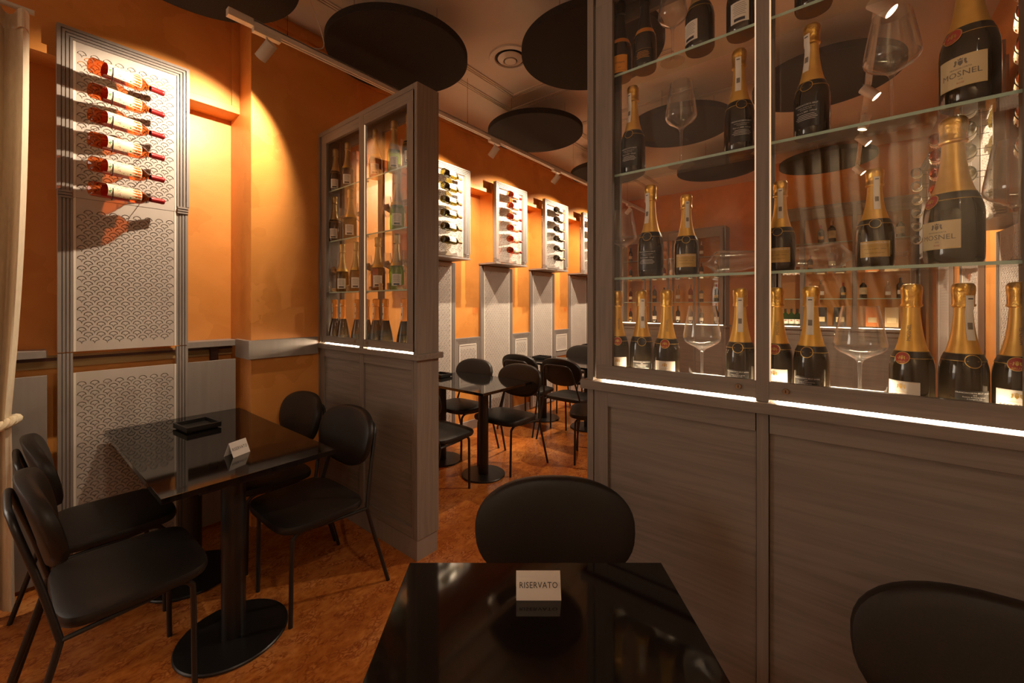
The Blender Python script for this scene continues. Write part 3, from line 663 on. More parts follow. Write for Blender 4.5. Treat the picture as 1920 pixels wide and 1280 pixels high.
# --- things in the large cabinet
YB = 1.512
GA = 'bottles in the large display cabinet'; GG = 'wine glasses in the large display cabinet'
ZF = ZA + 0.012
def bx(px, Y=YB): return onY(px, 0, Y)[0]
def face(x, y, twist=0.0): return (0, 0, math.atan2(x, -y) * 0 + twist)
def A(label, px, z, style, Hh=0.335, rf=0.95, tw=0.0, Y=YB, kind='champ'):
    x = bx(px, Y); look = math.atan2(0 - x, -(0 - Y))       # label turned to the room, tw turns it further
    place_bottle('champagne_bottle', label, GA, kind, Hh, rf, style, (x, Y, z + 0.0005), (0, 0, 0.5 * look + tw))
S1, S2, S3 = 1.5276, 1.920, 2.300
A('gold-foil bottle with red seal and white label at the left end of the lower row', 1157, ZF, 'front', tw=0.25, Y=1.5)
A('gold-foil bottle with dark seal and paper strip, second in the lower row', 1203, ZF, 'back', tw=0.2, Y=1.536)
A('gold-foil bottle with red seal and white label, third in the lower row', 1250, ZF, 'front', Y=1.502)
A('gold-foil bottle with dark back label and paper strip left of the cabinet mullion', 1388, ZF, 'back', tw=-0.1)
A('gold-foil bottle with white label half hidden right behind the cabinet mullion', 1456, ZF, 'front', tw=-0.1, Y=1.536)
A('gold-foil bottle with dark seal left of the large balloon glass, lower row', 1521, ZF, 'back', tw=-0.25, Y=1.502)
A('gold-foil bottle with red seal and white label right of the large balloon glass', 1709, ZF, 'front', tw=-0.5, Y=1.502)
A('gold-foil bottle with dark seal between two red-sealed bottles, lower row', 1806, ZF, 'back', tw=0.35)
A('gold-foil bottle with red seal cut by the right picture edge, lower row', 1912, ZF, 'front', tw=-0.2)
place_glass('balloon wine glass standing in the lower row of the left cabinet bay', GG, 0.277, 0.061, (bx(1316, 1.5185), 1.5185, ZF + 0.0005))
place_glass('large balloon wine glass standing in the lower row of the right cabinet bay', GG, 0.277, 0.0605, (bx(1612, 1.5185), 1.5185, ZF + 0.0005))
A('tall gold-foil bottle with black back label on the middle shelf beside upright glass', 1220, S1, 'backhi', 0.337, tw=-0.15, Y=1.5)
A('small half bottle with gold label in the left bay of the middle shelf', 1287, S1, 'half', 0.28, 1.03, tw=0.1, Y=1.4965)
A('half bottle with gold label partly behind the mullion on the middle shelf', 1463, S1, 'half', 0.28, 1.03, tw=-0.15, Y=1.515)
A('half bottle with gold label and paper strip in the right bay, middle shelf', 1640, S1, 'half', 0.268, 1.1, tw=0.0, Y=1.497)
A('large magnum with cream label on the middle shelf, right bay', 1787, S1, 'magnum', 0.37, 1.06, tw=-0.6, Y=1.511)
place_glass('upright wine glass at the left end of the middle shelf', GG, 0.262, 0.053, (bx(1167), 1.5185, S1 + 0.0005))
place_glass('upright wine glass at the right picture edge on the middle shelf', GG, 0.29, 0.056, (bx(1906, 1.525), 1.525, S1 + 0.0005))
def lying(label, xr, xb, z, Hh, R, Y):
    # a glass lying on its side: foot towards xb, rim towards xr
    d = 1 if xr > xb else -1; tilt = math.asin((R - R * 0.83) / (0.65 * Hh))
    place_glass(label, GG, Hh, R, (xb, Y, z + R * 0.83 + 0.001), (0, d * (PI / 2 - tilt), 0))
lying('wine glass lying on its side, rim to the mullion, left bay of the middle shelf', -0.2, -0.486, S1, 0.275, 0.041, 1.541)
lying('wine glass lying on its side behind the gold-label half bottle, right bay', -0.12, 0.149, S1, 0.272, 0.041, 1.541)
A('gold-foil bottle with white print on the upper shelf at far left', 1187, S2, 'backhi', 0.337, tw=-0.2)
A('gold-foil bottle with white print on the upper shelf left of the mullion', 1386, S2, 'backhi', 0.337, tw=0.25)
A('gold-foil bottle with white print on the upper shelf right of the mullion', 1522, S2, 'backhi', 0.337, tw=-0.3)
A('large magnum with cream label on the upper shelf, upper right', 1817, S2, 'magnum', 0.40, 0.955, tw=-0.35, Y=1.5185)
place_glass('slim wine glass on the upper shelf of the left cabinet bay', GG, 0.295, 0.053, (bx(1276), 1.5185, S2 + 0.0005))
place_glass('wide wine glass on the upper shelf of the right cabinet bay', GG, 0.295, 0.061, (bx(1672), 1.5185, S2 + 0.0005))
A('bottle with orange-yellow label on the top shelf at far left', 1164, S3, 'yellow', 0.3, 1.0, tw=0.1)
A('bottle with orange neck band and dark label beside the orange-yellow one', 1209, S3, 'yellowb', 0.3, 1.0, tw=0.0)
place_glass('wine glass on the top shelf between dark bottles', GG, 0.28, 0.05, (bx(1260), 1.5185, S3 + 0.0005))
A('dark green bottle with grey back label on the top shelf, right of the glass', 1312, S3, 'paleback', 0.32, 1.05, tw=-0.6)
A('dark bottle with barcode back label on the top shelf next to the mullion', 1392, S3, 'paleback', 0.32, 1.05, tw=-0.1)
A('dark bottle seen from below on the top shelf, right bay', 1525, S3, 'paleback', 0.32, 1.05, tw=0.3)

# --- things in the narrow cabinet
GB = 'bottles in the narrow display cabinet'; ZG = ZB + 0.012; b1, b2, b3 = 1.515, 1.876, 2.232
def Bt(label, px, z, style, Hh=0.335, rf=0.93, tw=0.9, kind='champ', Y=1.506):
    place_bottle('sparkling_wine_bottle', label, GB, kind, Hh, rf, style, (bx(px, Y), Y, z + 0.0005), (0, 0, tw))
nth = ['leftmost', 'second from the left', 'third from the left', 'fourth from the left', 'fifth from the left', 'sixth from the left', 'rightmost']
for i, px in enumerate((628, 643, 671, 687, 705, 723, 758)):
    Bt('dark bottle with orange foil neck in the lowest row, %s' % nth[i], px, ZG, 'orangefoil', 0.3, 1.05, kind='prosecco')
def corks_glass(label, px, z):
    YG = 1.545; x = bx(px, YG); g = place_glass(label, 'wine glasses in the narrow display cabinet', 0.24, 0.034, (x, YG, z + 0.0005))
    for k in range(4):
        a = 1.7 * k; o = obj('wine_cork', MB().lathe([(0, -.02), (.0105, -.02), (.0108, -.015), (.0108, .02), (0, .02)], 10), 'cork', None, smooth=True)
        o.location = (x + 0.012 * math.cos(a), YG + 0.012 * math.sin(a), z + 0.150 + 0.014 * (k % 2) + 0.012 * (k // 2)); o.rotation_euler = (1.2 + 0.2 * k, 0.3 * k, a)
        tag(o, 'cork in the %s' % label, 'cork', label + ' corks')
def cork(label, px, z, up=True):
    o = obj('wine_cork', MB().lathe([(0, 0), (.013, 0), (.0125, .018), (.011, .024), (.014, .032), (.014, .04), (0, .044)], 14), 'cork', None, smooth=True)
    o.location = (bx(px, 1.485), 1.485, z + 0.001 if up else z + 0.0145); o.rotation_euler = (0, 0 if up else PI / 2, 0.4)
    tag(o, label, 'cork', 'corks on the lit glass shelf')
Bt('dark olive bottle with pale back label on the lower glass shelf beside corks', 642, b1, 'olive')
Bt('olive bottle with pale back label left of the narrow mullion, lower glass shelf', 668, b1, 'olive')
Bt('brown bottle with pale back label right of the narrow mullion, lower glass shelf', 709, b1, 'brown', 0.34)
Bt('green bottle with pale back label at the right, lower glass shelf', 744, b1, 'green', 0.34)
corks_glass('wine glass full of corks, left on the lower glass shelf', 626, b1); corks_glass('wine glass full of corks beside the narrow mullion', 690, b1)
corks_glass('wine glass full of corks right of the brown bottle', 726, b1); corks_glass('wine glass full of corks at the right post', 762, b1)
for i, (px, up, d) in enumerate(((615, 1, 'standing at the left end'), (624, 0, 'lying at the left end'), (653, 1, 'standing between the olive bottles'), (694, 0, 'lying right of the mullion'), (714, 1, 'standing before the brown bottle'), (730, 1, 'standing below the third cork glass'), (746, 0, 'lying before the green bottle'))):
    cork('small cork %s of the lower glass shelf' % d, px, b1, up)
Bt('dark bottle with pale foil and white back label, left on the second glass shelf', 627, b2, 'paleback', 0.33)
Bt('olive bottle with pale foil on the second glass shelf', 657, b2, 'olive', 0.34)
Bt('patterned green bottle at the right of the second glass shelf', 745, b2, 'green', 0.345)
corks_glass('wine glass full of corks, left on the second glass shelf', 643, b2); corks_glass('wine glass full of corks before the mullion, second glass shelf', 677, b2)
corks_glass('wine glass full of corks, middle of the right bay, second glass shelf', 726, b2); corks_glass('wine glass full of corks at the right end, second glass shelf', 763, b2)
Bt('dark bottle with pale foil and white back label, left on the top glass shelf', 629, b3, 'paleback', 0.31)
Bt('olive bottle with pale foil beside the dark one, top glass shelf', 652, b3, 'olive', 0.315)
Bt('brown bottle with pale foil right of the mullion, top glass shelf', 704, b3, 'brown', 0.315)
Bt('bright green bottle with pale foil, top glass shelf', 739, b3, 'green', 0.315)
Bt('dark bottle half hidden by the right post, top glass shelf', 767, b3, 'paleback', 0.315)

# ------------------------------------------------------------------ wall racks and pilasters
ORD = ['topmost', 'second from the top', 'third from the top', 'fourth from the top', 'fifth from the top', 'lowest']
def rack(label, X, f, y0, y1, z0, z1, off_back, style, blabel, group, zs, Hh, lean=0.1, nb=6, plank_x=None, singles=0, yb=None, yc=None):
    """f = +1: looks to +X. X = front face of the frame."""
    off = (X - f * 0.1, (y0 + y1) / 2, z0); t = thing('wine_rack', label, 'wine rack', off)
    W = 0.058; pr = rib_profile(W, 0.045); L = lambda p: (p[0] - off[0], p[1] - off[1], p[2] - off[2]); out = (f, 0, 0)
    obj('frame_rail', rib_piece(pr, L((X, y0, z1)), L((X, y1, z1)), (0, 0, -1), out, 1, 1), 'lacquer', t)
    obj('frame_stile', rib_piece(pr, L((X, y0, z0)), L((X, y0, z1)), (0, 1, 0), out, 0, 1), 'lacquer', t)
    obj('frame_stile', rib_piece(pr, L((X, y1, z0)), L((X, y1, z1)), (0, -1, 0), out, 0, 1), 'lacquer', t)
    for s, yy in ((1, y0), (-1, y1)):
        for k in range(3):
            obj('end_block', MB(off).box(X - f * 0.002 - f * 0.004 * k, X - f * 0.05, yy + s * 0.003, yy + s * 0.056, z0 - 0.014 * (k + 1) + 0.002, z0 - 0.014 * k - 0.001), 'lacquer', t)
    xb = X - f * off_back
    if singles >= 0: fan_panel(t, y1 - y0 - 2 * W - 0.02, z1 - z0 - W + 0.03, L((xb, (y0 + y1) / 2, (z0 + z1 - W) / 2 - 0.015)), f, singles, 'back_panel')
    if plank_x is not None: obj('shelf', MB(off).box(plank_x, X, y0, y1, z0 - 0.062, z0 - 0.044), 'lacquer', t, bev=0.002)
    yb = yb if yb is not None else (y0 + y1) / 2 - Hh * 0.52; ax = math.atan2(lean, Hh)
    for i, z in enumerate(zs):
        c0 = Vector((xb + f * (0.075 + lean), yb, z)); R0 = 0.123 * Hh
        d = Vector((-f * math.sin(ax), math.cos(ax), 0)).normalized()
        rz = math.atan2(d.y, d.x); M3 = Matrix.Rotation(rz, 4, 'Z') @ Matrix.Rotation(PI / 2, 4, 'Y') @ Matrix.Rotation(-PI / 2 if f > 0 else PI / 2, 4, 'Z')
        b = thing('wine_bottle', '%s, %s' % (blabel, ORD[i]), 'bottle', c0, (0, 0, 0), group); b.rotation_euler = M3.to_euler(); objs = []
        for nm, me, par, lb in bottle_parts('bordeaux', Hh, 1.0, style): objs.append(obj(nm, me, None, b if par is None else objs[par]))
        for q, rr in ((0.27, R0), (0.74, R0 * 0.52)):      # wire cradle: stem from the panel and a loop under the bottle
            p = c0 + d * (q * Hh); rr += 0.003
            loop = [(p.x + f * rr * math.sin(a) * 1.0, p.y, p.z - rr * math.cos(a)) for a in [(-1.9 + 3.8 * k / 12) for k in range(13)]]
            pts = [(xb - f * 0.004, p.y, p.z - rr * 0.9), (p.x - f * rr * 1.05, p.y, p.z - rr * 0.9)] if False else [(xb - f * 0.004, p.y, loop[0][2])]
            obj('hook', MB(off).tube(pts + loop, 0.0017, 6), 'wire', t, smooth=True)
    return t
def pilaster(label, X, f, y0, y1, z0, z1, singles=0, group=None, zs=None):
    zs = zs or z1
    off = (X - f * 0.03, (y0 + y1) / 2, z0); t = thing('pilaster', label, 'pilaster', off, group=group); W = 0.055; pr = rib_profile(W, 0.03, 4, 0.004, 0.011, 0.002)
    L = lambda p: (p[0] - off[0], p[1] - off[1], p[2] - off[2])
    obj('stile', rib_piece(pr, L((X, y0, z0)), L((X, y0, zs)), (0, 1, 0), (f, 0, 0)), 'lacquer', t)
    obj('stile', rib_piece(pr, L((X, y1, z0)), L((X, y1, zs)), (0, -1, 0), (f, 0, 0)), 'lacquer', t)
    fan_panel(t, y1 - y0 - 2 * W - 0.02, z1 - z0, L((X - f * 0.008, (y0 + y1) / 2, (z0 + z1) / 2)), f, singles)
    return t
# near pilaster P1 with its rack (stands before the radiator niche)
P1X = -3.135; py0, py1 = 0.183, 0.722
rack('tall ribbed grey wall rack with six rose bottles, beside the curtain', P1X + 0.016, 1, py0 - 0.004, py1 + 0.004, 2.02, 2.868, 0.022, 'rose', 'rose bottle with floral label in the near wall rack', 'rose bottles in the near rack', [2.648 - 0.1255 * i for i in range(6)], 0.318, 0.085, singles=70, yb=0.285)
pilaster('ribbed grey pilaster with carved fan panel under the near rose rack', P1X, 1, py0, py1, 1.178, 1.989, singles=150)
pilaster('low ribbed pilaster with carved fan panel behind the near table', P1X, 1, py0, py1, 0.02, 1.066, singles=80, zs=1.172)
for (a, b) in ((-0.5, py0 - 0.035), (py1 + 0.0, YC0 - 0.025)):
    pn = 'left' if a < 0 else 'right'
    sl = tag(obj('radiator_shelf', MB().box(NX, -3.165, a, b + (0.02 if a > 0 else 0), 1.152, 1.19), 'lacquer', bev=0.002), 'grey wooden shelf over the radiator niche, %s of the near pilaster' % pn, 'shelf')
    tag(obj('radiator_cover', MB().box(-3.16, -3.14, a, b, 0.02, 1.066), 'lacquer', bev=0.002), 'plain grey panel covering the radiator niche, %s of the near pilaster' % pn, 'panel')
ni = tag(obj('niche_frame', MB().box(NX + 0.001, NX + 0.02, -0.5, YC0, 1.085, 1.152), 'ochre'), 'ochre board with dark red frame inside the radiator gap', 'board')
obj('frame_bar', MB().box(NX + 0.02, NX + 0.03, -0.5, YC0, 1.125, 1.14), 'redwood', ni); obj('frame_bar', MB().box(NX + 0.02, NX + 0.06, YC0 - 0.13, YC0 - 0.09, 1.05, 1.152), 'redwood', ni)

# the row of racks on the long left wall
QX, QP = -3.04, NX + 0.034
ROW = [(2.51, 'white', 'white-label bottle in the rack behind the narrow cabinet', 'green-bottle rack half hidden by the narrow cabinet', 'first'),
       (3.513, 'rose', 'rose bottle with red capsule in the second far rack', 'rose-bottle rack on the long orange wall', 'second'),
       (4.50, 'red', 'dark red-wine bottle with cream label in the third far rack', 'dark-bottle rack on the long orange wall', 'third'),
       (5.53, 'rose', 'pale rose bottle in the fourth far rack', 'wall rack cut off by the large cabinet', 'fourth')]
for i, (y0, sty, bl, rl, o1) in enumerate(ROW):
    y1 = y0 + 0.585
    obj('pier', MB().box(NX, QX - 0.075, y0 + 0.02, y1 - 0.02, 1.915, 2.83 - 0.02), 'plaster', wv)
    rack('ribbed grey %s' % rl, QX, 1, y0, y1, 1.955, 2.83, 0.052, sty, bl, 'bottles of the %s far rack' % o1, [2.70 - 0.129 * k for k in range(6)], 0.30, 0.05, plank_x=NX + 0.002)
    pilaster('tall carved pilaster under the %s' % rl, QP, 1, y0 + 0.008, y1 + 0.012, 0.02, 1.88)
    if i < 3:
        a, b = y1 + 0.012, ROW[i + 1][0] + 0.008; off = (NX, (a + b) / 2, 0.72); X = NX + 0.028
        t = thing('wainscot_panel', 'low framed carved panel on the orange wall between the %s and next far rack' % o1, 'wall panel', off); pr = rib_profile(0.07, 0.026, 5, 0.003, 0.007, 0.0025)
        L = lambda p: (p[0] - off[0], p[1] - off[1], p[2] - off[2])
        obj('frame_rail', rib_piece(pr, L((X, a, 1.052)), L((X, b, 1.052)), (0, 0, -1), (1, 0, 0), 1, 1), 'lacquer', t); obj('frame_rail', rib_piece(pr, L((X, a, 0.66)), L((X, b, 0.66)), (0, 0, 1), (1, 0, 0), 1, 1), 'lacquer', t)
        obj('frame_stile', rib_piece(pr, L((X, a, 0.66)), L((X, a, 1.052)), (0, 1, 0), (1, 0, 0), 1, 1), 'lacquer', t); obj('frame_stile', rib_piece(pr, L((X, b, 0.66)), L((X, b, 1.052)), (0, -1, 0), (1, 0, 0), 1, 1), 'lacquer', t)
        fan_panel(t, b - a - 0.16, 0.392 - 0.16, L((X - 0.006, (a + b) / 2, 0.856)), 1)
        for s in (-1, 1): obj('edging', MB(off).box(X - 0.014, X - 0.003, a + 0.071, b - 0.071, 0.856 + s * 0.116 - 0.005, 0.856 + s * 0.116 + 0.005), 'edge', t)
struct('baseboard_left', MB().box(NX, NX + 0.018, YC1, 7.2, 0, 0.1), 'lacquer', bev=0.002)

# racks on the right wall of the far room, seen through the large cabinet
RXF = RX - 0.16
for i, (y0, sty, bl) in enumerate(((2.30, 'rose', 'rose bottle in the nearest rack on the right wall behind glass'), (3.32, 'white', 'green bottle in the second rack on the right wall behind glass'), (4.33, 'rose', 'rose bottle in the third rack on the right wall behind glass'), (5.34, 'clearw', 'pale bottle in the fourth rack on the right wall behind glass'))):
    o1 = ['nearest', 'second', 'third', 'fourth'][i]; y1 = y0 + 0.585
    if sty == 'clearw': STY['clearw'] = dict(glass='clearbottle', foil='goldcapsule', labels=[('label', 'creamlabel', .5, .34, .38, 0.0, [])])
    rack('ribbed grey %s wine rack on the right wall, seen through the cabinet glass' % o1, RXF, -1, y0, y1, 1.955, 2.83, 0.052, sty, bl, 'bottles of the %s right rack' % o1, [2.70 - 0.129 * k for k in range(6)], 0.30, 0.05, plank_x=RX - 0.002)
    pilaster('tall ribbed pilaster with carved panel under the %s right-wall rack' % o1, RX - 0.034, -1, y0 + 0.008, y1 + 0.012, 0.02, 1.88)

# ------------------------------------------------------------------ cabinets at the far end of the room
cabinet('back_bar_cabinet', 'far taupe cabinet with lit bottle shelves at the left end of the back wall', -3.14, -1.39, 7.05, 7.35, 2.66, 1.10, 1.125, 2.5, (1.47, 1.86, 2.2), [(-3.06, -2.69), (-2.66, -2.29), (-2.26, -1.87), (-1.84, -1.47)], backglass=False, ledge_l=False, ledmat='ledbar')
cabinet('back_bar_cabinet', 'far dark cabinet with spirit bottles and cartons at the right of the back wall', -0.66, 0.70, 6.4, 6.7, 2.665, 1.14, 1.165, 2.5, (1.50, 1.86, 2.2), [(-0.6, -0.40), (-0.36, 0.12), (0.16, 0.62)], backglass=False, ledge_l=False, ledmat='ledbar')
struct('wall_block', MB().box(-0.9, RX, 6.7, 7.4, 0, ZC), 'plaster')
GE = 'bottles on the far back-wall shelves'; k = 0
SPC = ['spirit', 'spirit_amber', 'spirit_black', 'clear', 'red']
def far(label, x, y, z, sty, Hh=0.3, kind='bordeaux', rf=1.0):
    place_bottle('spirit_bottle', label, GE, kind, Hh, rf, sty, (x, y, z + 0.0005), (0, 0, 0.1))
tiers = [(1.112, 'counter'), (1.47, 'lower shelf'), (1.86, 'middle shelf'), (2.2, 'high shelf')]
pos9 = ['leftmost', 'second from the left', 'third from the left', 'fourth from the left', 'fifth from the left', 'sixth from the left', 'seventh from the left', 'eighth from the left']
for z, tn in tiers:
    xs = [-2.95 + 0.2 * i for i in range(8)]
    for i, x in enumerate(xs):
        if tn == 'high shelf' and i % 2: continue
        sty = SPC[(i * 3 + len(tn)) % 5] if tn != 'counter' else ('spirit' if i > 1 else 'spirit_black')
        far('far bottle on the %s of the left back-wall cabinet, %s' % (tn, pos9[i]), x + 0.012 * ((i * 7) % 3 - 1), 7.17 + 0.03 * ((i * 5) % 3 - 1), z, sty, 0.29 if i % 3 else 0.25)
for i, x in enumerate((-0.565, -0.50, -0.435)):
    far('bright green gin bottle on the far counter, %s' % pos9[i], x, 6.52, 1.152, 'gin', 0.22, 'bordeaux', 1.25)
for z, tn in ((1.50, 'lower shelf'), (1.86, 'middle shelf'), (2.2, 'high shelf')):
    for i, x in enumerate([-0.3, -0.19, -0.08, 0.03, 0.22, 0.33, 0.44, 0.55]):
        if (i + len(tn)) % 3 == 1: continue
        far('far bottle on the %s of the right back-wall cabinet, %s' % (tn, pos9[i]), x, 6.55, z, SPC[(i * 2 + len(tn)) % 5], 0.2 + 0.04 * (i % 3), rf=1.2)
for nm, x, z, m, lb in (('carton', -0.19, 1.152, 'blackbox', 'black carton on the far counter beside the green gin'), ('carton', 0.0, 1.152, 'blackbox', 'wide black carton in the middle of the far counter'), ('carton', 0.3, 1.152, 'orangebox', 'orange carton on the far counter'), ('carton', 0.47, 1.152, 'tanbox', 'tan carton on the far counter, right end'), ('carton', 0.22, 1.70, 'redbox', None)):
    if lb is None: continue
    c = thing('carton', lb, 'box', (x, 6.54, z)); obj('box', MB().box(-0.06, 0.06, -0.045, 0.045, 0, 0.24), m, c, bev=0.002); obj('label', MB().box(-0.04, 0.04, -0.0465, -0.0455, 0.06, 0.12), 'creamlabel', c)

# ------------------------------------------------------------------ furniture
def cushion(W, D, th, ex, bulge, taper=0.0, n=44):
    """rounded pad in the xy plane, z = thickness; taper narrows towards -y"""
    out = []
    for k in range(n):
        t = 2 * PI * k / n; c, s = math.cos(t), math.sin(t)
        x = math.copysign(abs(c) ** (2 / ex), c) * W / 2; y = math.copysign(abs(s) ** (2 / ex), s) * D / 2
        x *= 1 + taper * y / (D / 2); out.append((x, y))
    rings = [(0.55, 0, 0), (0.94, 0, 0), (0.985, .12, 0), (1, .35, 0), (1, .6, 0), (0.985, .85, 0), (0.94, .97, 0), (0.8, 1.03, bulge * .5), (0.5, 1.06, bulge), (0.2, 1.07, bulge * 1.1)]
    mb = MB(); vs = []; fs = []
    for (sc, h, bl) in rings: vs += [(x * sc, y * sc, h * th + bl) for x, y in out]
    for r in range(len(rings) - 1):
        for k in range(n): fs.append((r * n + k, r * n + (k + 1) % n, (r + 1) * n + (k + 1) % n, (r + 1) * n + k))
    fs += [tuple(range(n))[::-1], tuple(range((len(rings) - 1) * n, len(rings) * n))]
    return mb.add(vs, fs)
def make_chair():
    # local: the sitter looks to +y; origin on the floor under the seat centre
    t = thing('cafe_chair', '', 'chair'); R = 0.0095
    s = cushion(0.475, 0.405, 0.042, 5.0, 0.004, -0.012); s.v = [(x, y + 0.005, z + 0.419) for x, y, z in s.v]; obj('seat', s, 'leather', t, smooth=True)
    b = cushion(0.49, 0.298, 0.044, 2.4, 0.004, 0.045); vs = []
    ca, sa = math.cos(math.radians(77)), math.sin(math.radians(77))
    for x, y, z in b.v:
        yy = -z + 0.0; zz = y                     # stand it up: thickness towards -y... front face to +y
        yy = z; vs.append((x, -0.245 + 0.9 * x * x * 0.55 + yy * sa - zz * ca, 0.727 + zz * sa + yy * ca * 0.3))
    b.v = vs; b.f = [f[::-1] for f in b.f]; obj('backrest', b, 'leather', t, smooth=True)
    for sx in (-1, 1):
        obj('leg', MB().tube(smoothpath([(0.248 * sx, -0.30, 0), (0.238 * sx, -0.215, 0.30), (0.2345 * sx, -0.187, 0.412)], 4), R, 10), 'black_metal', t, smooth=True)
        obj('leg', MB().tube(smoothpath([(0.183 * sx, 0.155, 0), (0.186 * sx, 0.150, 0.34), (0.189 * sx, 0.142, 0.390), (0.195 * sx, 0.115, 0.412), (0.2 * sx, 0.06, 0.4145)], 5), R, 10), 'black_metal', t, smooth=True)
    obj('seat_frame', MB().tube([(-0.2345, -0.187, 0.412), (-0.215, 0.02, 0.412), (-0.19, 0.11, 0.412), (0.19, 0.11, 0.412), (0.215, 0.02, 0.412), (0.2345, -0.187, 0.412)], 0.008, 8), 'black_metal', t, smooth=True)
    up = [(-0.2345, -0.187, 0.408), (-0.205, -0.225, 0.58), (-0.178, -0.262, 0.72), (-0.165, -0.274, 0.765), (-0.14, -0.281, 0.79), (-0.09, -0.286, 0.8), (0.09, -0.286, 0.8), (0.14, -0.281, 0.79), (0.165, -0.274, 0.765), (0.178, -0.262, 0.72), (0.205, -0.225, 0.58), (0.2345, -0.187, 0.408)]
    obj('back_frame', MB().tube(smoothpath(up, 4), R, 10), 'black_metal', t, smooth=True)
    return t
CH = make_chair(); first = [True]
def chair(label, x, y, rz, group):
    if first[0]:
        first[0] = False; CH.location = (x, y, 0); CH.rotation_euler = (0, 0, rz); CH['label'] = label; CH['group'] = group; return CH
    return copy_tree(CH, (x, y, 0), (0, 0, rz), label, group)
G1 = 'chairs around the near table'; G2 = 'chairs in the far room'
chair('black chair right of the near table, closest to the passage', -2.075, 0.955, PI, G1)
chair('black chair right of the near table, by the orange wall', -2.63, 0.965, PI, G1)
chair('black chair left of the near table, closest to the camera', -2.07, 0.30, 0, G1)
chair('black chair left of the near table, beside the curtain', -2.64, 0.325, 0, G1)
chair('black chair behind the front table with the RISERVATO sign', -0.561, 0.912, PI + T, None or 'chairs at the front')
chair('black chair at the lower right picture corner before the large cabinet', 0.262, 0.925, PI, 'chairs at the front')
chair('black far chair at the far side of the first far table, by the wall', -2.90, 2.80, PI, G2)
chair('black far chair facing the camera at the open end of the first far table', -2.31, 2.79, PI, G2)
chair('black far chair half hidden by the narrow cabinet end', -2.43, 2.12, 0.0, G2)
chair('black far chair seen from behind near the wall, before the second far table', -2.82, 3.86, 0.0, G2)
chair('black far chair seen from behind in front of the second far table', -2.25, 3.84, -0.06, G2)
chair('black far chair beyond the second far table', -2.72, 4.72, PI, G2)
chair('black far chair cut off by the large cabinet edge, facing left', -1.78, 3.42, PI / 2 + 0.45, G2)
chair('black far chair furthest back behind the second far table', -2.75, 5.5, 0.0, G2)

def table(label, x0, x1, y0, y1, zt, bases, rot=0, br=0.20, group=None, col=0.042, dy=0.0):
    cx, cy = (x0 + x1) / 2, (y0 + y1) / 2; t = thing('pedestal_table', label, 'table', (cx, cy, 0), (0, 0, rot), group)
    w, d = (x1 - x0) / 2, (y1 - y0) / 2
    obj('tabletop', MB().box(-w, w, -d, d, zt - 0.022, zt), 'granite', t, bev=0.0015)
    for bx_ in bases:
        e = MB().disc((0, 0, 0), br, 0.014, 48); e.v = [(x + bx_, y + dy, z) for x, y, z in e.v]; o = obj('base_plate', e, 'black_metal', t, smooth=True)
        c = MB().lathe([(col, 0.013), (col, zt - 0.03)], 28); c.v = [(x + bx_, y + dy, z) for x, y, z in c.v]; obj('column', c, 'black_metal', t, smooth=True)
        obj('top_bracket', MB().box(bx_ - 0.16, bx_ + 0.16, -0.16 + dy, 0.16 + dy, zt - 0.034, zt - 0.0225), 'black_metal', t)
    return t
table('black granite table between four black chairs on the left', -3.122, -1.868, 0.353, 0.993, 0.74, [0.455, -0.17], br=0.207, col=0.045, dy=-0.045)
fx, fy = -0.423, 0.628
table('black granite front table carrying the RISERVATO sign', fx - 0.334, fx + 0.334, fy - 0.334, fy + 0.334, 0.74, [0.0], rot=T, br=0.2)
table('black granite far table behind the narrow cabinet', -3.05, -2.145, 2.32, 2.96, 0.74, [0.26, -0.26], br=0.182, dy=-0.105)
table('black granite far table deeper in the room', -3.2, -2.10, 3.95, 4.58, 0.74, [0.36, -0.26], br=0.2)
def riservato(label, x, y, z, rz, w, h):
    t = thing('reserved_sign', label, 'sign', (x, y, z), (0, 0, rz), 'reserved signs'); sp = h * 0.45; a = math.atan2(sp, h)
    for s in (-1, 1):
        mb = MB(); mb.add([(-w / 2, s * sp, 0), (w / 2, s * sp, 0), (w / 2, 0, h), (-w / 2, 0, h), (-w / 2, s * (sp - .0012), 0), (w / 2, s * (sp - .0012), 0), (w / 2, 0, h - .0012), (-w / 2, 0, h - .0012)], [(0, 1, 2, 3), (7, 6, 5, 4), (0, 4, 5, 1), (1, 5, 6, 2), (2, 6, 7, 3), (3, 7, 4, 0)])
        o = obj('card_face', mb, 'paper', t)
        vs, fs = text_geo('RISERVATO', h * 0.28, 0.0, 1.08); wmax = max(v[0] for v in vs); k = w * 0.43 / wmax
        q = [(v[0] * k * (1 if s < 0 else -1), s * (sp * (0.5 - v[1] * 1.15 * math.cos(a) / h) + 0.0005), h * 0.5 + v[1] * 1.15 * math.cos(a)) for v in vs]
        obj('lettering', MB().add(q, fs), 'ink', o)
x, y, _ = onZ(1009, 1112, 0.74)
riservato('white tent card reading RISERVATO on the front table', x, y, 0.7405, T, 0.104, 0.054)
x, y, _ = onZ(445, 851, 0.74)
riservato('small white RISERVATO tent card on the near left table', x, y, 0.7405, PI / 2 - 0.15 + 0.55, 0.085, 0.062)
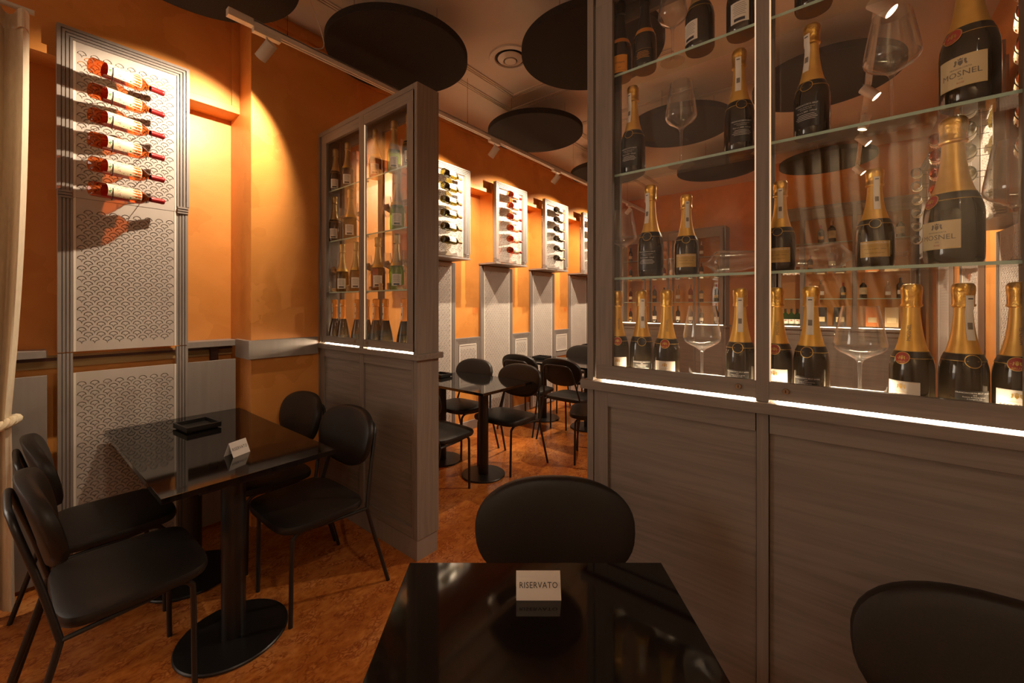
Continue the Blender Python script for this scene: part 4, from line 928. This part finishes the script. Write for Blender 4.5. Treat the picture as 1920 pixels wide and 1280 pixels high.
def ashtray(label, x, y, z, rz, w=0.2, d=0.13):
    t = thing('ashtray', label, 'ashtray', (x, y, z), (0, 0, rz), 'black trays on tables')
    obj('base', MB().box(-w / 2, w / 2, -d / 2, d / 2, 0.006, 0.012), 'black_metal', t)
    for a in ((-w / 2, w / 2, -d / 2, -d / 2 + 0.009), (-w / 2, w / 2, d / 2 - 0.009, d / 2), (-w / 2, -w / 2 + 0.009, -d / 2 + 0.009, d / 2 - 0.009), (w / 2 - 0.009, w / 2, -d / 2 + 0.009, d / 2 - 0.009)):
        obj('rim', MB().box(*a, 0.006, 0.032), 'black_metal', t, bev=0.001)
    for sx in (-1, 1):
        for sy in (-1, 1): obj('foot', MB().box(sx * (w / 2 - 0.02) - 0.006, sx * (w / 2 - 0.02) + 0.006, sy * (d / 2 - 0.02) - 0.006, sy * (d / 2 - 0.02) + 0.006, 0, 0.006), 'black_metal', t)
x, y, _ = onZ(370, 802, 0.74); ashtray('square black tray on the near left table', x, y, 0.7405, 0.1, 0.19, 0.16)
x, y, _ = onZ(826, 706, 0.74); ashtray('black tray on the first far table beside the narrow cabinet', x, y, 0.7405, 0.1, 0.16, 0.16)
x, y, _ = onZ(1016, 672, 0.74); ashtray('black tray on the second far table', x, y, 0.7405, 0.1, 0.18, 0.18)

# ------------------------------------------------------------------ track lights
TX, TZ = -2.5, 2.955
tr = thing('light_track', 'long white track rail hanging along the orange wall with spotlights', 'light track', (TX, 0.75, TZ))
o3 = (TX, 0.75, TZ)
obj('rail', MB(o3).box(TX - 0.017, TX - 0.005, 0.76, 7.0, TZ - 0.016, TZ + 0.018), 'white_metal', tr); obj('rail', MB(o3).box(TX + 0.005, TX + 0.017, 0.76, 7.0, TZ - 0.016, TZ + 0.018), 'white_metal', tr)
obj('rail_back', MB(o3).box(TX - 0.017, TX + 0.017, 0.76, 7.0, TZ + 0.012, TZ + 0.02), 'white_metal', tr); obj('end_cap', MB(o3).box(TX - 0.019, TX + 0.019, 0.74, 0.86, TZ - 0.018, TZ + 0.022), 'white_metal', tr, bev=0.002)
for y in (1.04, 2.51, 4.3, 5.9):
    obj('suspension_wire', MB(o3).tube([(TX, y, TZ + 0.02), (TX, y, ZC)], 0.0012, 6), 'wire', tr); obj('gripper', MB(o3).lathe([(0.001, 0.035), (0.004, 0.0), (0.001, 0.0)], 10, (TX, y, TZ + 0.02)), 'black_metal', tr)
obj('supply_cord', MB(o3).tube(smoothpath([(TX, 1.16, TZ + 0.02), (TX + 0.02, 1.24, TZ + 0.05), (TX + 0.02, 1.22, TZ + 0.16), (TX, 1.12, ZC)], 8), 0.003, 8), 'cord', tr, smooth=True)
def spot(label, x, y, z, tgt, power, cone=54, blend=0.25, trackz=None):
    t = thing('track_spotlight', label, 'spotlight', (x, y, z), group='track spotlights'); d = (Vector(tgt) - Vector((x, y, z - 0.10))).normalized()
    obj('adapter', MB().box(-0.017, 0.017, -0.07, 0.07, -0.03, -0.006), 'white_metal', t, bev=0.002)
    obj('stem', MB().tube([(0, 0, -0.03), (0, 0, -0.07)], 0.006, 10), 'white_metal', t, smooth=True)
    q = d.to_track_quat('Z', 'Y')
    c = MB().lathe([(0, -0.047), (0.029, -0.047), (0.031, -0.044), (0.031, 0.06), (0.029, 0.06), (0.027, 0.03), (0, 0.03)], 28)
    hd = obj('lamp_head', c, 'white_metal', t, smooth=True); hd.location = (0, 0, -0.098); hd.rotation_euler = q.to_euler()
    f = obj('lens', MB().lathe([(0, 0.031), (0.0265, 0.031)], 24), 'lampface', hd)
    l = bpy.data.lights.new('lamp', 'SPOT'); l.energy = power; l.color = WARM; l.spot_size = math.radians(cone); l.spot_blend = blend; l.shadow_soft_size = 0.012
    lo = bpy.data.objects.new('lamp', l); COL.objects.link(lo); lo.parent = t; lo.location = Vector((0, 0, -0.098)) + d * 0.066; lo.rotation_euler = d.to_track_quat('-Z', 'Y').to_euler()
SPTS = [(0.93, (-3.135, 0.68, 2.30), 'spotlight on the near end of the track, aimed at the rose rack'), (2.86, (-3.1, 2.76, 2.2), 'spotlight in front of the middle ceiling disc'),
        (3.92, (-3.1, 3.82, 2.2), 'spotlight lighting the far rose rack, right of the middle disc'), (4.95, (-3.1, 4.85, 2.2), 'spotlight further along the track behind the large cabinet'), (5.95, (-3.1, 5.85, 2.2), 'last spotlight along the track')]
for y, tg, lb in SPTS: spot(lb, TX, y, TZ - 0.01, tg, SPOT_W * (0.68 if y < 1 else 0.85), 100 if y < 1 else 122, 0.5)

# second track over the near room and one by the right wall (both light what the photo shows lit; the wide floods are added as fill)
t2 = thing('light_track', 'white ceiling track over the camera side of the room', 'light track', (0.9, -0.2, ZC - 0.30)); o4 = (0.9, -0.2, ZC - 0.30)
obj('rail', MB(o4).box(0.884, 0.916, -1.9, 1.3, ZC - 0.315, ZC - 0.28), 'white_metal', t2)
for y in (-1.5, 0.9): obj('suspension_wire', MB(o4).tube([(0.9, y, ZC - 0.28), (0.9, y, ZC)], 0.0012, 6), 'wire', t2)
spot('spotlight behind the camera aimed at the back curtain', 0.9, -0.9, ZC - 0.31, (0.45, -2.0, 1.9), 95, 95)
spot('spotlight behind the camera aimed at the near left table', 0.9, 0.3, ZC - 0.31, (-2.3, 0.6, 0.4), 30, 40, 0.5)
spot('added wide fill flood behind the camera over the near room', 0.9, -0.3, ZC - 0.31, (0.2, -0.3, 0.0), 8, 150, 0.6)  # unseen lamp added to lift the near room's general brightness
t3 = thing('light_track', 'white track rail hanging along the right wall of the far room', 'light track', (0.15, 1.9, TZ)); o5 = (0.15, 1.9, TZ)
obj('rail', MB(o5).box(0.134, 0.166, 1.9, 6.2, TZ - 0.016, TZ + 0.018), 'white_metal', t3)
for y in (2.2, 5.4): obj('suspension_wire', MB(o5).tube([(0.15, y, TZ + 0.018), (0.15, y, ZC)], 0.0012, 6), 'wire', t3)
for i, y in enumerate((2.62, 3.63, 4.64, 5.65)): spot('spotlight on the right-wall track aimed at the %s right rack' % ['nearest', 'second', 'third', 'fourth'][i], 0.15, y, TZ - 0.01, (0.72, y - 0.05, 2.2), 45)

spot('added wide fill flood on the right-wall track of the far room', 0.15, 4.2, TZ - 0.01, (-0.6, 4.2, 0.0), 120, 150, 0.6)  # added fill lamp, raises the ambient level of the far room
# ------------------------------------------------------------------ acoustic discs, vent
ZD = 3.10
DISCS = [(-2.45, 0.58, 'partly cut off above the near wall rack'), (-2.35, 1.70, 'above the narrow cabinet'), (-2.35, 3.30, 'above the first far table'), (-2.35, 4.9, 'beside the large cabinet edge'), (-1.30, 2.47, 'upper centre beside the round vent'),
         (-1.2, 4.05, 'seen through the upper left cabinet glass'), (-1.2, 5.6, 'seen through the left cabinet glass at the back'), (-0.13, 6.1, 'seen through the right cabinet glass at the back'), (-0.1, 3.9, 'seen through the right cabinet glass above the slim glass')]
for x, y, lb in DISCS:
    d = thing('ceiling_disc', 'round black felt ceiling disc %s' % lb, 'ceiling panel', (x, y, ZD), group='felt ceiling discs')
    obj('pad', MB().disc((0, 0, 0), 0.465, 0.05, 96, 0.003), 'felt', d, smooth=True)
    for a in (0.3, 2.4, 4.5): obj('suspension_wire', MB().tube([(0.3 * math.cos(a), 0.3 * math.sin(a), 0.05), (0.3 * math.cos(a), 0.3 * math.sin(a), ZC - ZD)], 0.0012, 5), 'wire', d)
v = thing('air_vent', 'round white air vent in the ceiling beside the centre disc', 'air vent', (-2.026, 2.51, ZC))
obj('outer_ring', MB().lathe([(0.17, 0), (0.165, -0.012), (0.125, -0.012), (0.12, 0.0)], 48), 'white_metal', v, smooth=True)
obj('throat', MB().lathe([(0.0, -0.0005), (0.122, -0.0005)], 40), 'dark', v)
obj('middle_cone', MB().lathe([(0.055, -0.03), (0.1, -0.012), (0.098, -0.008), (0.053, -0.026)], 40), 'white_metal', v, smooth=True)
obj('centre_plate', MB().lathe([(0, -0.036), (0.045, -0.034), (0.048, -0.028), (0, -0.024)], 32), 'white_metal', v, smooth=True)

# ------------------------------------------------------------------ curtains
def curtain(label, X, Y, along, n, wdt, z0, z1, waist, tie_shift, amp=0.045, folds=7):
    """hangs from (X,Y) along unit vector `along`; gathered at height `waist`"""
    t = thing('curtain', label, 'curtain', (X, Y, 0)); ax, ay = along; nx, ny = -ay, ax; NU, NV = 110, 60; vs = []; fs = []
    for j in range(NV + 1):
        z = z0 + (z1 - z0) * j / NV
        if z > waist: g = 1 - 0.30 * ((z1 - z) / (z1 - waist)) ** 2.2
        else: g = 0.70 + 0.06 * ((waist - z) / (waist - z0))
        for i in range(NU + 1):
            u = i / NU; ph = u * folds * 2 * PI + 0.35 * math.sin(3 * u + z * 1.3)
            am = amp * (0.6 + 0.4 * g) * (0.85 + 0.15 * math.sin(5 * u))
            du = (u * g + tie_shift * (1 - g)) * wdt; dn = am * math.sin(ph) + 0.012 * math.sin(2.1 * ph + z * 2)
            vs.append((ax * du + nx * dn, ay * du + ny * dn, z))
    for j in range(NV):
        for i in range(NU): a = j * (NU + 1) + i; fs.append((a, a + 1, a + NU + 2, a + NU + 1))
    obj('fabric', MB().add(vs, fs), 'curtain', t, smooth=True)
    hd = MB(); hv = []; hf = []; NU2 = folds * 14
    for j in range(4):
        z = z1 - 0.005 + 0.085 * j / 3
        for i in range(NU2 + 1):
            u = i / NU2; ph = u * folds * 2 * PI; dn = amp * 1.35 * math.copysign(abs(math.sin(ph)) ** 0.6, math.sin(ph))
            hv.append((ax * u * wdt + nx * dn, ay * u * wdt + ny * dn, z))
    for j in range(3):
        for i in range(NU2): a = j * (NU2 + 1) + i; hf.append((a, a + 1, a + NU2 + 2, a + NU2 + 1))
    obj('pleat_heading', hd.add(hv, hf), 'curtain', t)
    return t
curtain('cream linen curtain with pleated heading at the left picture edge', -2.97, 0.085, (0, -1), 0, 0.75, 0.03, 2.70, 0.93, 0.24, 0.04, 9)
rp = MB(); pts = []
for strand in range(3):
    path = []
    for k in range(121):
        s = k / 120; a = -2.9 + 5.8 * s
        c = Vector((-2.97 + 0.075 * math.cos(a), -0.20 + 0.245 * math.sin(a), 0.80 + 0.10 * math.sin(a))); tw = 75 * s + strand * 2 * PI / 3
        c += Vector((math.cos(a) * math.cos(tw) * 0.011, math.sin(a) * math.cos(tw) * 0.011, math.sin(tw) * 0.011)); path.append(tuple(c))
    rp.tube(path, 0.0115, 8)
tag(obj('curtain_tieback', rp, 'rope', smooth=True), 'twisted cream rope tied around the curtain at the left edge', 'tieback')
tag(obj('curtain_rod', MB().tube([(-2.97, 0.10, 2.80), (-2.97, -1.6, 2.80)], 0.012, 12), 'white_metal', smooth=True), 'curtain rod above the cream curtain', 'rod')
curtain('cream curtain on the back wall reflected in the cabinet glass', -0.5, -1.95, (1, 0), 0, 1.6, 0.03, 2.9, 1.2, 0.9, 0.05, 12)
